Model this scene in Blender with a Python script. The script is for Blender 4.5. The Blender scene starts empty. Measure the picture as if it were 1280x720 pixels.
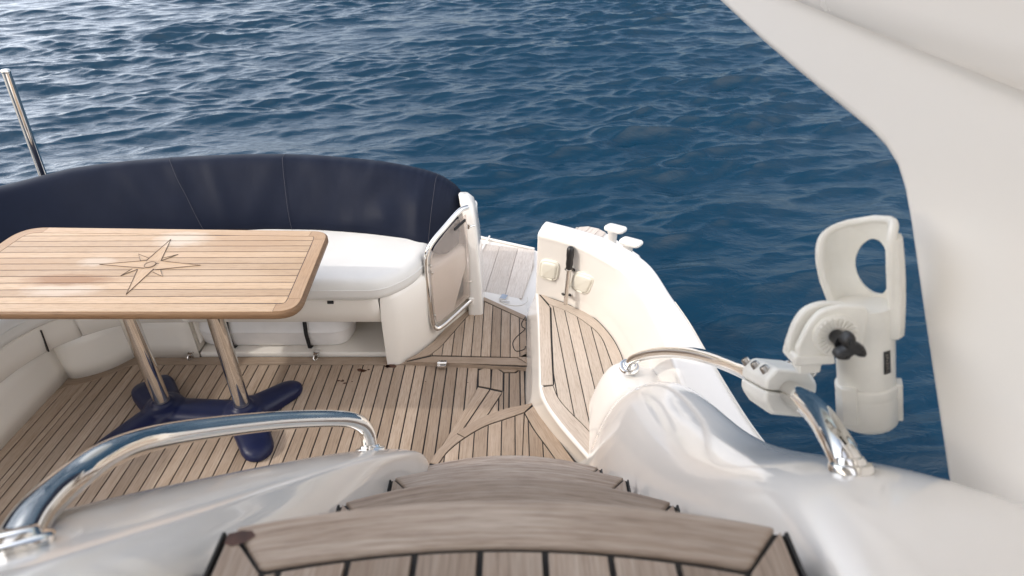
import bpy, bmesh, math, random
import numpy as np
from mathutils import Vector, Matrix, noise
random.seed(7)
R = math.radians
scene = bpy.context.scene
COL = scene.collection

# ------------------------------------------------------------------ camera frame used as a measuring aid
CAMZ, PITCH, FPX = 1.9, R(32.7), 780.0
CF = Vector((0, math.cos(PITCH), -math.sin(PITCH)))
CU = Vector((0, math.sin(PITCH), math.cos(PITCH)))

def W(px, py, t=None, x=None, y=None, z=None):
    """point seen at photo pixel (1280x720), at depth t or on the plane x / y / z"""
    d = CF + CU * ((360 - py) / FPX) + Vector(((px - 640) / FPX, 0, 0))
    if t is None:
        if z is not None: t = (z - CAMZ) / d.z
        elif y is not None: t = y / d.y
        else: t = x / d.x
    return Vector((0, 0, CAMZ)) + d * t

# ------------------------------------------------------------------ materials
def nt(name):
    m = bpy.data.materials.new(name); m.use_nodes = True
    n = m.node_tree.nodes; l = m.node_tree.links
    return m, n, l, n['Principled BSDF']

def N(n, typ, **kw):
    o = n.new(typ)
    for k, v in kw.items():
        if k in o.inputs: o.inputs[k].default_value = v
        else: setattr(o, k, v)
    return o

def ramp(n, stops, interp='LINEAR'):
    r = n.new('ShaderNodeValToRGB'); r.color_ramp.interpolation = interp
    e = r.color_ramp.elements
    while len(e) < len(stops): e.new(0.5)
    for i, (p, c) in enumerate(stops):
        e[i].position = p; e[i].color = (*c, 1) if len(c) == 3 else c
    return r

def mixc(n, l, fac, a, b, mode='MIX'):
    m = n.new('ShaderNodeMix'); m.data_type = 'RGBA'; m.blend_type = mode
    for sock, v in ((m.inputs[0], fac), (m.inputs[6], a), (m.inputs[7], b)):
        if hasattr(v, 'is_linked'): l.new(v, sock)
        elif isinstance(v, (int, float)): sock.default_value = v
        else: sock.default_value = (*v, 1)
    return m.outputs[2]

def gelcoat(name, col, rough=0.16, coat=0.4, bump=0.0, dirt=0.06, rvar=1.0):
    m, n, l, p = nt(name)
    tc = N(n, 'ShaderNodeTexCoord')
    a = N(n, 'ShaderNodeTexNoise', Scale=3.0, Detail=5.0, Roughness=0.6); l.new(tc.outputs['Object'], a.inputs['Vector'])
    b = N(n, 'ShaderNodeTexNoise', Scale=60.0, Detail=3.0); l.new(tc.outputs['Object'], b.inputs['Vector'])
    r1 = ramp(n, [(0.35, (1, 1, 1)), (0.75, (1 - dirt, 1 - dirt * 1.3, 1 - dirt * 1.8))]); l.new(a.outputs['Fac'], r1.inputs[0])
    c = mixc(n, l, 1.0, col, r1.outputs[0], 'MULTIPLY')
    r2 = ramp(n, [(0.62, (1, 1, 1)), (0.8, (0.94, 0.92, 0.89))]); l.new(b.outputs['Fac'], r2.inputs[0])
    c = mixc(n, l, 0.05, c, r2.outputs[0], 'MULTIPLY')
    l.new(c, p.inputs['Base Color'])
    rr = ramp(n, [(0.3, (rough * (1 - .2 * rvar),) * 3), (0.8, (rough * (1 + .7 * rvar),) * 3)]); l.new(a.outputs['Fac'], rr.inputs[0]); l.new(rr.outputs[0], p.inputs['Roughness'])
    p.inputs['Coat Weight'].default_value = coat; p.inputs['Coat Roughness'].default_value = 0.05
    w = N(n, 'ShaderNodeTexNoise', Scale=9.0, Detail=2.0); l.new(tc.outputs['Object'], w.inputs['Vector'])
    bp = N(n, 'ShaderNodeBump', Strength=bump, Distance=0.02); l.new(w.outputs['Fac'], bp.inputs['Height']); l.new(bp.outputs[0], p.inputs['Normal']); l.new(bp.outputs[0], p.inputs['Coat Normal'])
    return m

def teak(name, base, grey, dark, rough=0.62, vary=0.30, stain=0.0, spots=None):
    """timber; UV.x runs along the grain in metres, UV.y across; each board has its own tone"""
    m, n, l, p = nt(name)
    uv = N(n, 'ShaderNodeUVMap', uv_map='UVMap')
    mp = N(n, 'ShaderNodeMapping'); mp.inputs['Scale'].default_value = (7.0, 170, 1); l.new(uv.outputs[0], mp.inputs[0])
    g = N(n, 'ShaderNodeTexNoise', Scale=1.0, Detail=6.0, Roughness=0.65); l.new(mp.outputs[0], g.inputs['Vector'])
    mp2 = N(n, 'ShaderNodeMapping'); mp2.inputs['Scale'].default_value = (26, 480, 1); l.new(uv.outputs[0], mp2.inputs[0])
    f = N(n, 'ShaderNodeTexNoise', Scale=1.0, Detail=3.0); l.new(mp2.outputs[0], f.inputs['Vector'])
    mp3 = N(n, 'ShaderNodeMapping'); mp3.inputs['Scale'].default_value = (5, 12, 1); l.new(uv.outputs[0], mp3.inputs[0])
    w = N(n, 'ShaderNodeTexNoise', Scale=1.0, Detail=4.0); l.new(mp3.outputs[0], w.inputs['Vector'])
    tone = N(n, 'ShaderNodeAttribute', attribute_name='tone')
    r = ramp(n, [(0.28, dark), (0.45, base), (0.75, grey)]); l.new(g.outputs['Fac'], r.inputs[0])
    rf = ramp(n, [(0.33, (0.62, 0.58, 0.55)), (0.5, (1, 1, 1)), (0.8, (1.08, 1.08, 1.08))]); l.new(f.outputs['Fac'], rf.inputs[0])
    c = mixc(n, l, 0.75, r.outputs[0], rf.outputs[0], 'MULTIPLY')
    rt = ramp(n, [(0.0, (1 - vary, 1 - vary * 1.12, 1 - vary * 1.25)), (1.0, (1 + vary * .55, 1 + vary * .55, 1 + vary * .55))]); l.new(tone.outputs['Fac'], rt.inputs[0])
    c = mixc(n, l, 1.0, c, rt.outputs[0], 'MULTIPLY')
    rw = ramp(n, [(0.35, grey), (0.65, base)]); l.new(w.outputs['Fac'], rw.inputs[0])
    c = mixc(n, l, 0.28, c, rw.outputs[0])
    if stain:
        tc = N(n, 'ShaderNodeTexCoord')
        s = N(n, 'ShaderNodeTexNoise', Scale=2.3, Detail=5.0, Roughness=0.6); l.new(tc.outputs['Object'], s.inputs['Vector'])
        rs = ramp(n, [(0.56, (0, 0, 0)), (0.72, (1, 1, 1))]); l.new(s.outputs['Fac'], rs.inputs[0])
        k = N(n, 'ShaderNodeMath', operation='MULTIPLY'); k.inputs[1].default_value = stain; l.new(rs.outputs[0], k.inputs[0])
        c = mixc(n, l, k.outputs[0], c, tuple(v * 0.55 for v in base))
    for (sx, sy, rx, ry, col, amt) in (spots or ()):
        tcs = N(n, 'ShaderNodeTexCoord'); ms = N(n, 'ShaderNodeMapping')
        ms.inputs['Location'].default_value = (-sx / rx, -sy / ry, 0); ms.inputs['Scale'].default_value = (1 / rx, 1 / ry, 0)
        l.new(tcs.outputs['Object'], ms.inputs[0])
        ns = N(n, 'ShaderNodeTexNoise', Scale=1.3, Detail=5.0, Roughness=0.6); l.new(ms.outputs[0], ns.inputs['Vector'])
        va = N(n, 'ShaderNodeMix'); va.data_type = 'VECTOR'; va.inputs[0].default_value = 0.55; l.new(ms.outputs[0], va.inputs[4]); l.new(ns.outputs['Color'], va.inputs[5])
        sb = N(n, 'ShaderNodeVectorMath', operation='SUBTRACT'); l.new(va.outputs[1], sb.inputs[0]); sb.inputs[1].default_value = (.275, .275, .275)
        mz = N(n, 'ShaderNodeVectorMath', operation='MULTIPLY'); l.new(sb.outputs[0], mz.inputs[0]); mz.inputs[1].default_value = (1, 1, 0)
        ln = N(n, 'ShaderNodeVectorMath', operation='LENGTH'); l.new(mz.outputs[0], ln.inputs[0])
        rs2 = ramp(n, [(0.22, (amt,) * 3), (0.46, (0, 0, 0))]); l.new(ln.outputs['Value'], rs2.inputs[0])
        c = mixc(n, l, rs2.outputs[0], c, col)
    l.new(c, p.inputs['Base Color'])
    p.inputs['Roughness'].default_value = rough
    p.inputs['Specular IOR Level'].default_value = 0.35
    bp = N(n, 'ShaderNodeBump', Strength=0.35, Distance=0.002); l.new(f.outputs['Fac'], bp.inputs['Height']); l.new(bp.outputs[0], p.inputs['Normal'])
    return m

def plain(name, col, rough=0.5, metal=0.0, nscale=40.0, var=0.12, bump=0.0, bscale=200.0, coat=0.0, sheen=0.0, spec=0.5):
    m, n, l, p = nt(name)
    tc = N(n, 'ShaderNodeTexCoord')
    a = N(n, 'ShaderNodeTexNoise', Scale=nscale, Detail=5.0, Roughness=0.6); l.new(tc.outputs['Object'], a.inputs['Vector'])
    r1 = ramp(n, [(0.3, tuple(c * (1 - var) for c in col)), (0.7, tuple(min(1, c * (1 + var)) for c in col))]); l.new(a.outputs['Fac'], r1.inputs[0])
    l.new(r1.outputs[0], p.inputs['Base Color'])
    rr = ramp(n, [(0.3, (rough * .8,) * 3), (0.75, (min(1, rough * 1.35),) * 3)]); l.new(a.outputs['Fac'], rr.inputs[0]); l.new(rr.outputs[0], p.inputs['Roughness'])
    p.inputs['Metallic'].default_value = metal
    p.inputs['Coat Weight'].default_value = coat
    p.inputs['Sheen Weight'].default_value = sheen
    p.inputs['Specular IOR Level'].default_value = spec
    if bump:
        b = N(n, 'ShaderNodeTexNoise', Scale=bscale, Detail=3.0); l.new(tc.outputs['Object'], b.inputs['Vector'])
        bp = N(n, 'ShaderNodeBump', Strength=bump, Distance=0.004); l.new(b.outputs['Fac'], bp.inputs['Height']); l.new(bp.outputs[0], p.inputs['Normal'])
    return m

GEL = gelcoat('gelcoat_white', (0.76, 0.73, 0.69), rough=0.12, dirt=0.012)
GELC = gelcoat('gelcoat_cream', (0.81, 0.775, 0.72), rough=0.25, coat=0.25, dirt=0.0, rvar=.1)
GELM = gelcoat('gelcoat_satin', (0.83, 0.80, 0.755), rough=0.26, coat=0.2, dirt=0.0, rvar=0.1)
COVERLID = gelcoat('hatch_plastic', (0.72, 0.70, 0.62), rough=0.35, coat=0.0)
TEAK = teak('teak_weathered', (0.36, 0.275, 0.205), (0.47, 0.39, 0.32), (0.175, 0.118, 0.08), stain=0.3, vary=.36)
TEAKG = teak('teak_silvered', (0.52, 0.46, 0.41), (0.64, 0.60, 0.56), (0.36, 0.31, 0.27), rough=0.75, vary=0.15)
TEAKS = teak('teak_tread', (0.36, 0.285, 0.23), (0.54, 0.475, 0.42), (0.15, 0.10, 0.072), stain=0.3, vary=.36)
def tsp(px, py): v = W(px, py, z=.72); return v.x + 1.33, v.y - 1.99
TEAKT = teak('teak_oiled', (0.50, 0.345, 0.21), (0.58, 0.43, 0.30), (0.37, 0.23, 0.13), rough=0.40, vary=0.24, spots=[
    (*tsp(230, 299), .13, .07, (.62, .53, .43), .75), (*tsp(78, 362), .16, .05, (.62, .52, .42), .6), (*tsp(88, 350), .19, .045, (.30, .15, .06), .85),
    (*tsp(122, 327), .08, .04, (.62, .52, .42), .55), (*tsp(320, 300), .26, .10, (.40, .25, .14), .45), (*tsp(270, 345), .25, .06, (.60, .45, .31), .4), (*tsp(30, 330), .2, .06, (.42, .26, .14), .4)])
TEAKE = teak('teak_edge_shaded', (0.20, 0.115, 0.06), (0.26, 0.16, 0.09), (0.12, 0.065, 0.035), rough=0.45, vary=0.1)  # table edge teak darkened, its shade put into the colour
TEAKR = teak('teak_rim', (0.42, 0.27, 0.155), (0.48, 0.335, 0.215), (0.26, 0.15, 0.08), rough=0.42, vary=0.14)
CAULK = plain('black_caulk', (0.012, 0.011, 0.011), 0.6)
INLAY = plain('inlay_line', (0.13, 0.095, 0.07), 0.6)
SEAM = plain('table_seam', (0.05, 0.045, 0.055), 0.6)
STAIN = plain('dark_stain', (0.075, 0.03, 0.018), 0.4, nscale=60, var=0.5)
PALE = plain('pale_wear', (0.60, 0.48, 0.36), 0.7, nscale=40, var=0.2)
VINYL = plain('white_vinyl', (0.69, 0.68, 0.655), 0.42, nscale=6, var=0.04, bump=0.06, bscale=420)
CHROME = plain('stainless_steel', (0.74, 0.72, 0.69), 0.055, metal=1.0, nscale=14, var=0.05)
STEEL = plain('dull_steel', (0.55, 0.52, 0.48), 0.25, metal=1.0, nscale=60, var=0.15)
NAVY = plain('navy_pedestal', (0.004, 0.008, 0.040), 0.36, nscale=8, var=0.2, bump=0.08, bscale=300, spec=0.35)
BLACK = plain('black_plastic', (0.010, 0.010, 0.011), 0.38)
STRAP = plain('black_webbing', (0.010, 0.010, 0.012), 0.7, bump=0.2, bscale=600)
PLASTIC = plain('white_nylon', (0.78, 0.765, 0.71), 0.40, nscale=18, var=0.06, bump=0.03, bscale=120)
RAFT = plain('white_fibreglass', (0.78, 0.765, 0.755), 0.38, nscale=8, var=0.05)
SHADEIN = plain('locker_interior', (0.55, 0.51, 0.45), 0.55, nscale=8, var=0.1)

def canvas():
    m, n, l, p = nt('navy_canvas')
    tc = N(n, 'ShaderNodeTexCoord')
    a = N(n, 'ShaderNodeTexNoise', Scale=5.0, Detail=6.0, Roughness=0.65); l.new(tc.outputs['Object'], a.inputs['Vector'])
    r1 = ramp(n, [(0.3, (0.0045, 0.0075, 0.019)), (0.75, (0.0065, 0.0105, 0.025))]); l.new(a.outputs['Fac'], r1.inputs[0])
    l.new(r1.outputs[0], p.inputs['Base Color'])
    p.inputs['Roughness'].default_value = 0.58; p.inputs['Specular IOR Level'].default_value = 0.15
    p.inputs['Sheen Weight'].default_value = 0.015; p.inputs['Sheen Roughness'].default_value = 0.4
    mp = N(n, 'ShaderNodeMapping'); mp.inputs['Scale'].default_value = (4.0, 2.0, 1.2); mp.inputs['Rotation'].default_value = (0.3, 0.5, 0.2); l.new(tc.outputs['Object'], mp.inputs[0])
    w = N(n, 'ShaderNodeTexNoise', Scale=2.2, Detail=3.0, Distortion=1.2); l.new(mp.outputs[0], w.inputs['Vector'])
    wv = N(n, 'ShaderNodeTexNoise', Scale=900.0, Detail=1.0); l.new(tc.outputs['Object'], wv.inputs['Vector'])
    b1 = N(n, 'ShaderNodeBump', Strength=0.05, Distance=0.03); l.new(w.outputs['Fac'], b1.inputs['Height'])
    b2 = N(n, 'ShaderNodeBump', Strength=0.12, Distance=0.001); l.new(wv.outputs['Fac'], b2.inputs['Height']); l.new(b1.outputs[0], b2.inputs['Normal'])
    l.new(b2.outputs[0], p.inputs['Normal'])
    return m
CANVAS = canvas()
THREAD = plain('pale_thread', (0.05, 0.05, 0.065), 0.7)

def smoked():
    m, n, l, p = nt('smoked_acrylic')
    out = n['Material Output']
    tr = N(n, 'ShaderNodeBsdfTransparent'); tr.inputs[0].default_value = (0.95, 0.92, 0.90, 1)
    gl = N(n, 'ShaderNodeBsdfGlossy'); gl.inputs[0].default_value = (0.9, 0.88, 0.85, 1); gl.inputs['Roughness'].default_value = 0.05
    df = N(n, 'ShaderNodeBsdfDiffuse'); df.inputs[0].default_value = (0.86, 0.77, 0.71, 1)
    fr = N(n, 'ShaderNodeLayerWeight', Blend=0.16)
    m1 = N(n, 'ShaderNodeMixShader'); m1.inputs[0].default_value = 0.20; l.new(tr.outputs[0], m1.inputs[1]); l.new(df.outputs[0], m1.inputs[2])
    m2 = N(n, 'ShaderNodeMixShader'); l.new(fr.outputs['Fresnel'], m2.inputs[0]); l.new(m1.outputs[0], m2.inputs[1]); l.new(gl.outputs[0], m2.inputs[2])
    l.new(m2.outputs[0], out.inputs['Surface'])
    return m
SMOKE = smoked()

def water():
    m, n, l, p = nt('sea_water')
    p.inputs['Base Color'].default_value = (0.0003, 0.0235, 0.050, 1)
    p.inputs['Roughness'].default_value = 0.06
    p.inputs['IOR'].default_value = 1.333
    tc = N(n, 'ShaderNodeTexCoord')
    mp = N(n, 'ShaderNodeMapping'); mp.inputs['Rotation'].default_value = (0, 0, R(12)); mp.inputs['Scale'].default_value = (0.55, 1.0, 1.0); l.new(tc.outputs['Object'], mp.inputs[0])
    a = N(n, 'ShaderNodeTexNoise', Scale=9.0, Detail=5.0, Roughness=0.62, Distortion=0.6); l.new(mp.outputs[0], a.inputs['Vector'])
    b = N(n, 'ShaderNodeBump', Strength=0.45, Distance=0.035); l.new(a.outputs['Fac'], b.inputs['Height']); l.new(b.outputs[0], p.inputs['Normal'])
    return m
WATER = water()

# ------------------------------------------------------------------ scene-graph helpers
def thing(name, label, cat, loc=(0, 0, 0), group=None):
    o = bpy.data.objects.new(name, None); COL.objects.link(o)
    o.location = loc; o.empty_display_size = 0.1
    o['label'] = label; o['category'] = cat
    if group: o['group'] = group
    return o

def root_loc(o):
    v = Vector((0, 0, 0))
    while o is not None:
        v += Vector(o.location); o = o.parent
    return v

def obj(name, bm, mat, parent=None, smooth=True, bevel=0, bseg=2, sub=0, solid=0, soff=-1, angle=35, loc=None):
    """bm is in world coordinates; it is stored relative to its parent"""
    off = root_loc(parent) if parent is not None else Vector((0, 0, 0))
    if loc is not None: off = Vector(loc)
    if off.length > 0: bmesh.ops.translate(bm, verts=bm.verts, vec=-off)
    me = bpy.data.meshes.new(name)
    bm.to_mesh(me); bm.free()
    for mm in (mat if isinstance(mat, (list, tuple)) else [mat]): me.materials.append(mm)
    o = bpy.data.objects.new(name, me); COL.objects.link(o)
    if parent is not None: o.parent = parent
    if loc is not None: o.location = loc
    if solid:
        s = o.modifiers.new('solid', 'SOLIDIFY'); s.thickness = solid; s.offset = soff
    if bevel:
        b = o.modifiers.new('bevel', 'BEVEL'); b.width = bevel; b.segments = bseg; b.limit_method = 'ANGLE'; b.angle_limit = R(angle); b.use_clamp_overlap = True
    if sub:
        s = o.modifiers.new('sub', 'SUBSURF'); s.levels = sub; s.render_levels = sub
    if smooth:
        me.polygons.foreach_set('use_smooth', [True] * len(me.polygons))
        if not sub:
            try:
                me.set_sharp_from_angle(angle=R(angle))
            except Exception: pass
        if bevel:
            w = o.modifiers.new('wn', 'WEIGHTED_NORMAL'); w.keep_sharp = False
    return o

def tag(o, label, cat, group=None, kind=None):
    if label: o['label'] = label
    if cat: o['category'] = cat
    if group: o['group'] = group
    if kind: o['kind'] = kind
    return o

# ------------------------------------------------------------------ mesh helpers
def V2(p): return Vector((p[0], p[1]))

def prism(bm, pts, z0, z1, slope=None):
    """closed 2-D outline extruded from z0 to z1 (numbers, or functions of (x, y))"""
    a = sum(pts[i][0] * pts[(i + 1) % len(pts)][1] - pts[(i + 1) % len(pts)][0] * pts[i][1] for i in range(len(pts)))
    if a < 0: pts = list(reversed(pts))
    f0 = z0 if callable(z0) else (lambda x, y: z0)
    f1 = z1 if callable(z1) else (lambda x, y: z1)
    lo = [bm.verts.new((p[0], p[1], f0(p[0], p[1]))) for p in pts]
    hi = [bm.verts.new((p[0], p[1], f1(p[0], p[1]))) for p in pts]
    n = len(pts)
    bm.faces.new(hi); bm.faces.new(list(reversed(lo)))
    for i in range(n):
        j = (i + 1) % n
        bm.faces.new((lo[i], lo[j], hi[j], hi[i]))
    return bm

def box(bm, x0, x1, y0, y1, z0, z1):
    return prism(bm, [(x0, y0), (x1, y0), (x1, y1), (x0, y1)], z0, z1)

def obox(bm, c, ax, ay, az):
    """box about centre c with half-axis vectors"""
    vs = {}
    for i in (-1, 1):
        for j in (-1, 1):
            for k in (-1, 1):
                vs[i, j, k] = bm.verts.new(c + ax * i + ay * j + az * k)
    for q in (((-1, -1, -1), (-1, -1, 1), (-1, 1, 1), (-1, 1, -1)), ((1, -1, -1), (1, 1, -1), (1, 1, 1), (1, -1, 1)),
              ((-1, -1, -1), (1, -1, -1), (1, -1, 1), (-1, -1, 1)), ((-1, 1, -1), (-1, 1, 1), (1, 1, 1), (1, 1, -1)),
              ((-1, -1, -1), (-1, 1, -1), (1, 1, -1), (1, -1, -1)), ((-1, -1, 1), (1, -1, 1), (1, 1, 1), (-1, 1, 1))):
        bm.faces.new([vs[k] for k in q])
    bmesh.ops.recalc_face_normals(bm, faces=bm.faces[:])
    return bm

def spline(pts, n=12, closed=False):
    """Catmull-Rom through vectors"""
    P = [Vector(p) for p in pts]
    if closed: P = [P[-1]] + P + [P[0], P[1]]
    else: P = [P[0] * 2 - P[1]] + P + [P[-1] * 2 - P[-2]]
    out = []
    for i in range(1, len(P) - 2):
        a, b, c, d = P[i - 1], P[i], P[i + 1], P[i + 2]
        for k in range(n):
            t = k / n
            out.append(0.5 * ((2 * b) + (c - a) * t + (2 * a - 5 * b + 4 * c - d) * t * t + (3 * b - a - 3 * c + d) * t ** 3))
    if not closed: out.append(P[-2])
    return out

def bspline(pts, n=6):
    """uniform cubic B-spline through the ends: fair curves for moulded surfaces"""
    P = [Vector(p) for p in pts]
    P = [P[0] * 2 - P[1]] + P + [P[-1] * 2 - P[-2]]
    out = []
    for i in range(1, len(P) - 2):
        a, b, c, d = P[i - 1], P[i], P[i + 1], P[i + 2]
        for k in range(n):
            t = k / n
            out.append((a * (1 - t) ** 3 + b * (3 * t ** 3 - 6 * t * t + 4) + c * (-3 * t ** 3 + 3 * t * t + 3 * t + 1) + d * t ** 3) / 6)
    out.append(P[-2])
    return out

def tube(bm, path, r, seg=20, caps=True, rend=None):
    path = [Vector(p) for p in path]
    n = len(path)
    rr = r if callable(r) else (lambda s: r)
    T = [(path[min(i + 1, n - 1)] - path[max(i - 1, 0)]).normalized() for i in range(n)]
    u = T[0].orthogonal().normalized()
    rings = []
    for i in range(n):
        u = (u - T[i] * u.dot(T[i])).normalized()
        v = T[i].cross(u)
        q = rr(i / max(1, n - 1))
        rings.append([bm.verts.new(path[i] + (u * math.cos(a) + v * math.sin(a)) * q) for a in [2 * math.pi * k / seg for k in range(seg)]])
    for i in range(n - 1):
        for k in range(seg):
            bm.faces.new((rings[i][k], rings[i][(k + 1) % seg], rings[i + 1][(k + 1) % seg], rings[i + 1][k]))
    if caps:
        bm.faces.new(list(reversed(rings[0]))); bm.faces.new(rings[-1])
    return bm

def lathe(bm, base, axis, prof, seg=28):
    """profile [(radius, height)] turned about an axis"""
    axis = Vector(axis).normalized(); base = Vector(base)
    u = axis.orthogonal().normalized(); v = axis.cross(u)
    rings = [[bm.verts.new(base + axis * h + (u * math.cos(a) + v * math.sin(a)) * r) for a in [2 * math.pi * k / seg for k in range(seg)]] for r, h in prof]
    for i in range(len(rings) - 1):
        for k in range(seg):
            bm.faces.new((rings[i][k], rings[i][(k + 1) % seg], rings[i + 1][(k + 1) % seg], rings[i + 1][k]))
    bm.faces.new(list(reversed(rings[0]))); bm.faces.new(rings[-1])
    return bm

def grid(bm, rows, closed=False):
    """faces over a table of points"""
    vs = [[bm.verts.new(p) for p in r] for r in rows]
    m = len(rows[0])
    for i in range(len(rows) - 1):
        for j in range(m if closed else m - 1):
            bm.faces.new((vs[i][j], vs[i][(j + 1) % m], vs[i + 1][(j + 1) % m], vs[i + 1][j]))
    return vs

def offset(pts, d):
    """inset a closed outline by d (positive = inward)"""
    a = sum(pts[i][0] * pts[(i + 1) % len(pts)][1] - pts[(i + 1) % len(pts)][0] * pts[i][1] for i in range(len(pts)))
    s = 1 if a > 0 else -1
    out = []; n = len(pts)
    for i in range(n):
        p0, p1, p2 = V2(pts[i - 1]), V2(pts[i]), V2(pts[(i + 1) % n])
        e1 = (p1 - p0); e2 = (p2 - p1)
        if e1.length < 1e-9: e1 = e2
        if e2.length < 1e-9: e2 = e1
        n1 = Vector((-e1.y, e1.x)).normalized() * s; n2 = Vector((-e2.y, e2.x)).normalized() * s
        b = (n1 + n2)
        if b.length < 1e-6: b = n1
        b.normalize()
        k = d / max(0.35, b.dot(n1))
        q = p1 + b * k
        out.append((q.x, q.y))
    return out

def rounded(pts, r, n=6):
    """round the corners of a closed outline (r a number or one per corner)"""
    out = []; m = len(pts)
    for i in range(m):
        rr = r[i] if isinstance(r, (list, tuple)) else r
        p0, p1, p2 = V2(pts[i - 1]), V2(pts[i]), V2(pts[(i + 1) % m])
        if rr <= 0: out.append((p1.x, p1.y)); continue
        a = (p0 - p1); b = (p2 - p1)
        k = min(rr, a.length * .48, b.length * .48)
        A = p1 + a.normalized() * k; B = p1 + b.normalized() * k
        for j in range(n + 1):
            t = j / n
            q = A * (1 - t) ** 2 + p1 * 2 * t * (1 - t) + B * t * t
            out.append((q.x, q.y))
    return out

def pillow(bm, pts, levels):
    """stack of insets of an outline: levels [(inset, z)] bottom to top"""
    a = sum(pts[i][0] * pts[(i + 1) % len(pts)][1] - pts[(i + 1) % len(pts)][0] * pts[i][1] for i in range(len(pts)))
    if a < 0: pts = list(reversed(pts))
    rings = []
    for d, z in levels:
        rings.append([bm.verts.new((p[0], p[1], z)) for p in offset(pts, d)])
    m = len(pts)
    for i in range(len(rings) - 1):
        for k in range(m):
            bm.faces.new((rings[i][k], rings[i][(k + 1) % m], rings[i + 1][(k + 1) % m], rings[i + 1][k]))
    bm.faces.new(list(reversed(rings[0]))); bm.faces.new(rings[-1])
    return bm

def pillow2(bm, sharp, rad, levels, n=6):
    a = sum(sharp[i][0] * sharp[(i + 1) % len(sharp)][1] - sharp[(i + 1) % len(sharp)][0] * sharp[i][1] for i in range(len(sharp)))
    rad = list(rad)
    if a < 0: sharp = list(reversed(sharp)); rad.reverse()
    rings = []
    for d, z in levels:
        q = rounded(offset(sharp, d), [max(.012, r - d * .6) for r in rad], n)
        rings.append([bm.verts.new((p[0], p[1], z)) for p in q])
    m = len(rings[0])
    for i in range(len(rings) - 1):
        for k in range(m):
            bm.faces.new((rings[i][k], rings[i][(k + 1) % m], rings[i + 1][(k + 1) % m], rings[i + 1][k]))
    bm.faces.new(list(reversed(rings[0]))); bm.faces.new(rings[-1])
    return bm

# ---- boards ----
def clip(poly, nx, ny, c):
    out = []; n = len(poly)
    for i in range(n):
        p, q = poly[i], poly[(i + 1) % n]
        a = nx * p[0] + ny * p[1] - c; b = nx * q[0] + ny * q[1] - c
        if a <= 0: out.append(p)
        if (a < 0 and b > 0) or (a > 0 and b < 0):
            t = a / (a - b); out.append((p[0] + (q[0] - p[0]) * t, p[1] + (q[1] - p[1]) * t))
    return out

class Boards:
    def __init__(s):
        s.bm = bmesh.new(); s.uv = s.bm.loops.layers.uv.new('UVMap'); s.tone = s.bm.faces.layers.float.new('tone')
    def face(s, pts, uvs, tone=None):
        pts = [Vector(p) for p in pts]
        keep = [i for i in range(len(pts)) if (pts[i] - pts[i - 1]).length > 1e-5]
        if len(keep) < 3: return
        vs = [s.bm.verts.new(pts[i]) for i in keep]
        f = s.bm.faces.new(vs); f.normal_update()
        if f.normal.length < 0.5: s.bm.faces.remove(f); return
        for lp, i in zip(f.loops, keep): lp[s.uv].uv = uvs[i]
        f[s.tone] = random.random() if tone is None else tone
        if f.normal.z < 0: f.normal_flip()
    def planks(s, poly, z, pitch, gap, ang=90.0, off=0.0, tonefn=None):
        """fill an outline with straight planks running at ang degrees"""
        d = Vector((math.cos(R(ang)), math.sin(R(ang)))); nn = Vector((-d.y, d.x))
        c = [nn.x * p[0] + nn.y * p[1] for p in poly]
        k = math.floor((min(c) - off) / pitch)
        while off + k * pitch < max(c):
            a = off + k * pitch + gap / 2; b = off + (k + 1) * pitch - gap / 2
            q = clip(clip(poly, -nn.x, -nn.y, -a), nn.x, nn.y, b)
            if len(q) >= 3:
                ru, rv = random.uniform(0, 50), random.uniform(0, 50)
                s.face([(p[0], p[1], z) for p in q], [(d.x * p[0] + d.y * p[1] + ru, nn.x * p[0] + nn.y * p[1] + rv) for p in q])
            k += 1
    def band(s, A, B, z, tone=None, cuts=1):
        """curved board between two polylines with the same number of points"""
        ru, rv = random.uniform(0, 50), random.uniform(0, 50); t = random.random() if tone is None else tone
        u = 0.0
        for i in range(len(A) - 1):
            a0, a1, b0, b1 = Vector(A[i]), Vector(A[i + 1]), Vector(B[i]), Vector(B[i + 1])
            du = ((a1 - a0).length + (b1 - b0).length) / 2
            w0 = (b0 - a0).length; w1 = (b1 - a1).length
            zz = lambda p: (p[0], p[1], z)
            s.face([zz(a0), zz(a1), zz(b1), zz(b0)], [(u + ru, rv), (u + du + ru, rv), (u + du + ru, rv + w1), (u + ru, rv + w0)], t)
            u += du
        bmesh.ops.remove_doubles(s.bm, verts=s.bm.verts, dist=1e-5)

def grain(o, k=0.0):
    me = o.data; uvl = me.uv_layers.new(name='UVMap')
    for lp in me.loops:
        c = me.vertices[lp.vertex_index].co; uvl.data[lp.index].uv = (c.x + k * 3.1, c.y + c.z)
    at = me.attributes.new('tone', 'FLOAT', 'FACE')
    for q in range(len(me.polygons)): at.data[q].value = .5
    return o

def sheet(pts, z):
    bm = bmesh.new(); f = bm.faces.new([bm.verts.new((p[0], p[1], z)) for p in pts]); f.normal_update()
    if f.normal.z < 0: f.normal_flip()
    return bm

def lerp2(a, b, t): return (a[0] + (b[0] - a[0]) * t, a[1] + (b[1] - a[1]) * t)
def P2(px, py, z):
    v = W(px, py, z=z); return (v.x, v.y)

#__BODY__
# ================================================================== WORLD, SUN, CAMERA
SUN_AZ, SUN_EL = R(-108), R(35)      # azimuth from +Y (aft) towards +X
world = bpy.data.worlds.new("World"); scene.world = world; world.use_nodes = True
wn, wl = world.node_tree.nodes, world.node_tree.links
bg = wn['Background']
sky = wn.new('ShaderNodeTexSky'); sky.sky_type = 'NISHITA'; sky.sun_disc = False
sky.sun_elevation = SUN_EL; sky.sun_rotation = SUN_AZ
sky.altitude = 0; sky.air_density = 1.0; sky.dust_density = 3.0; sky.ozone_density = 1.0
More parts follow.
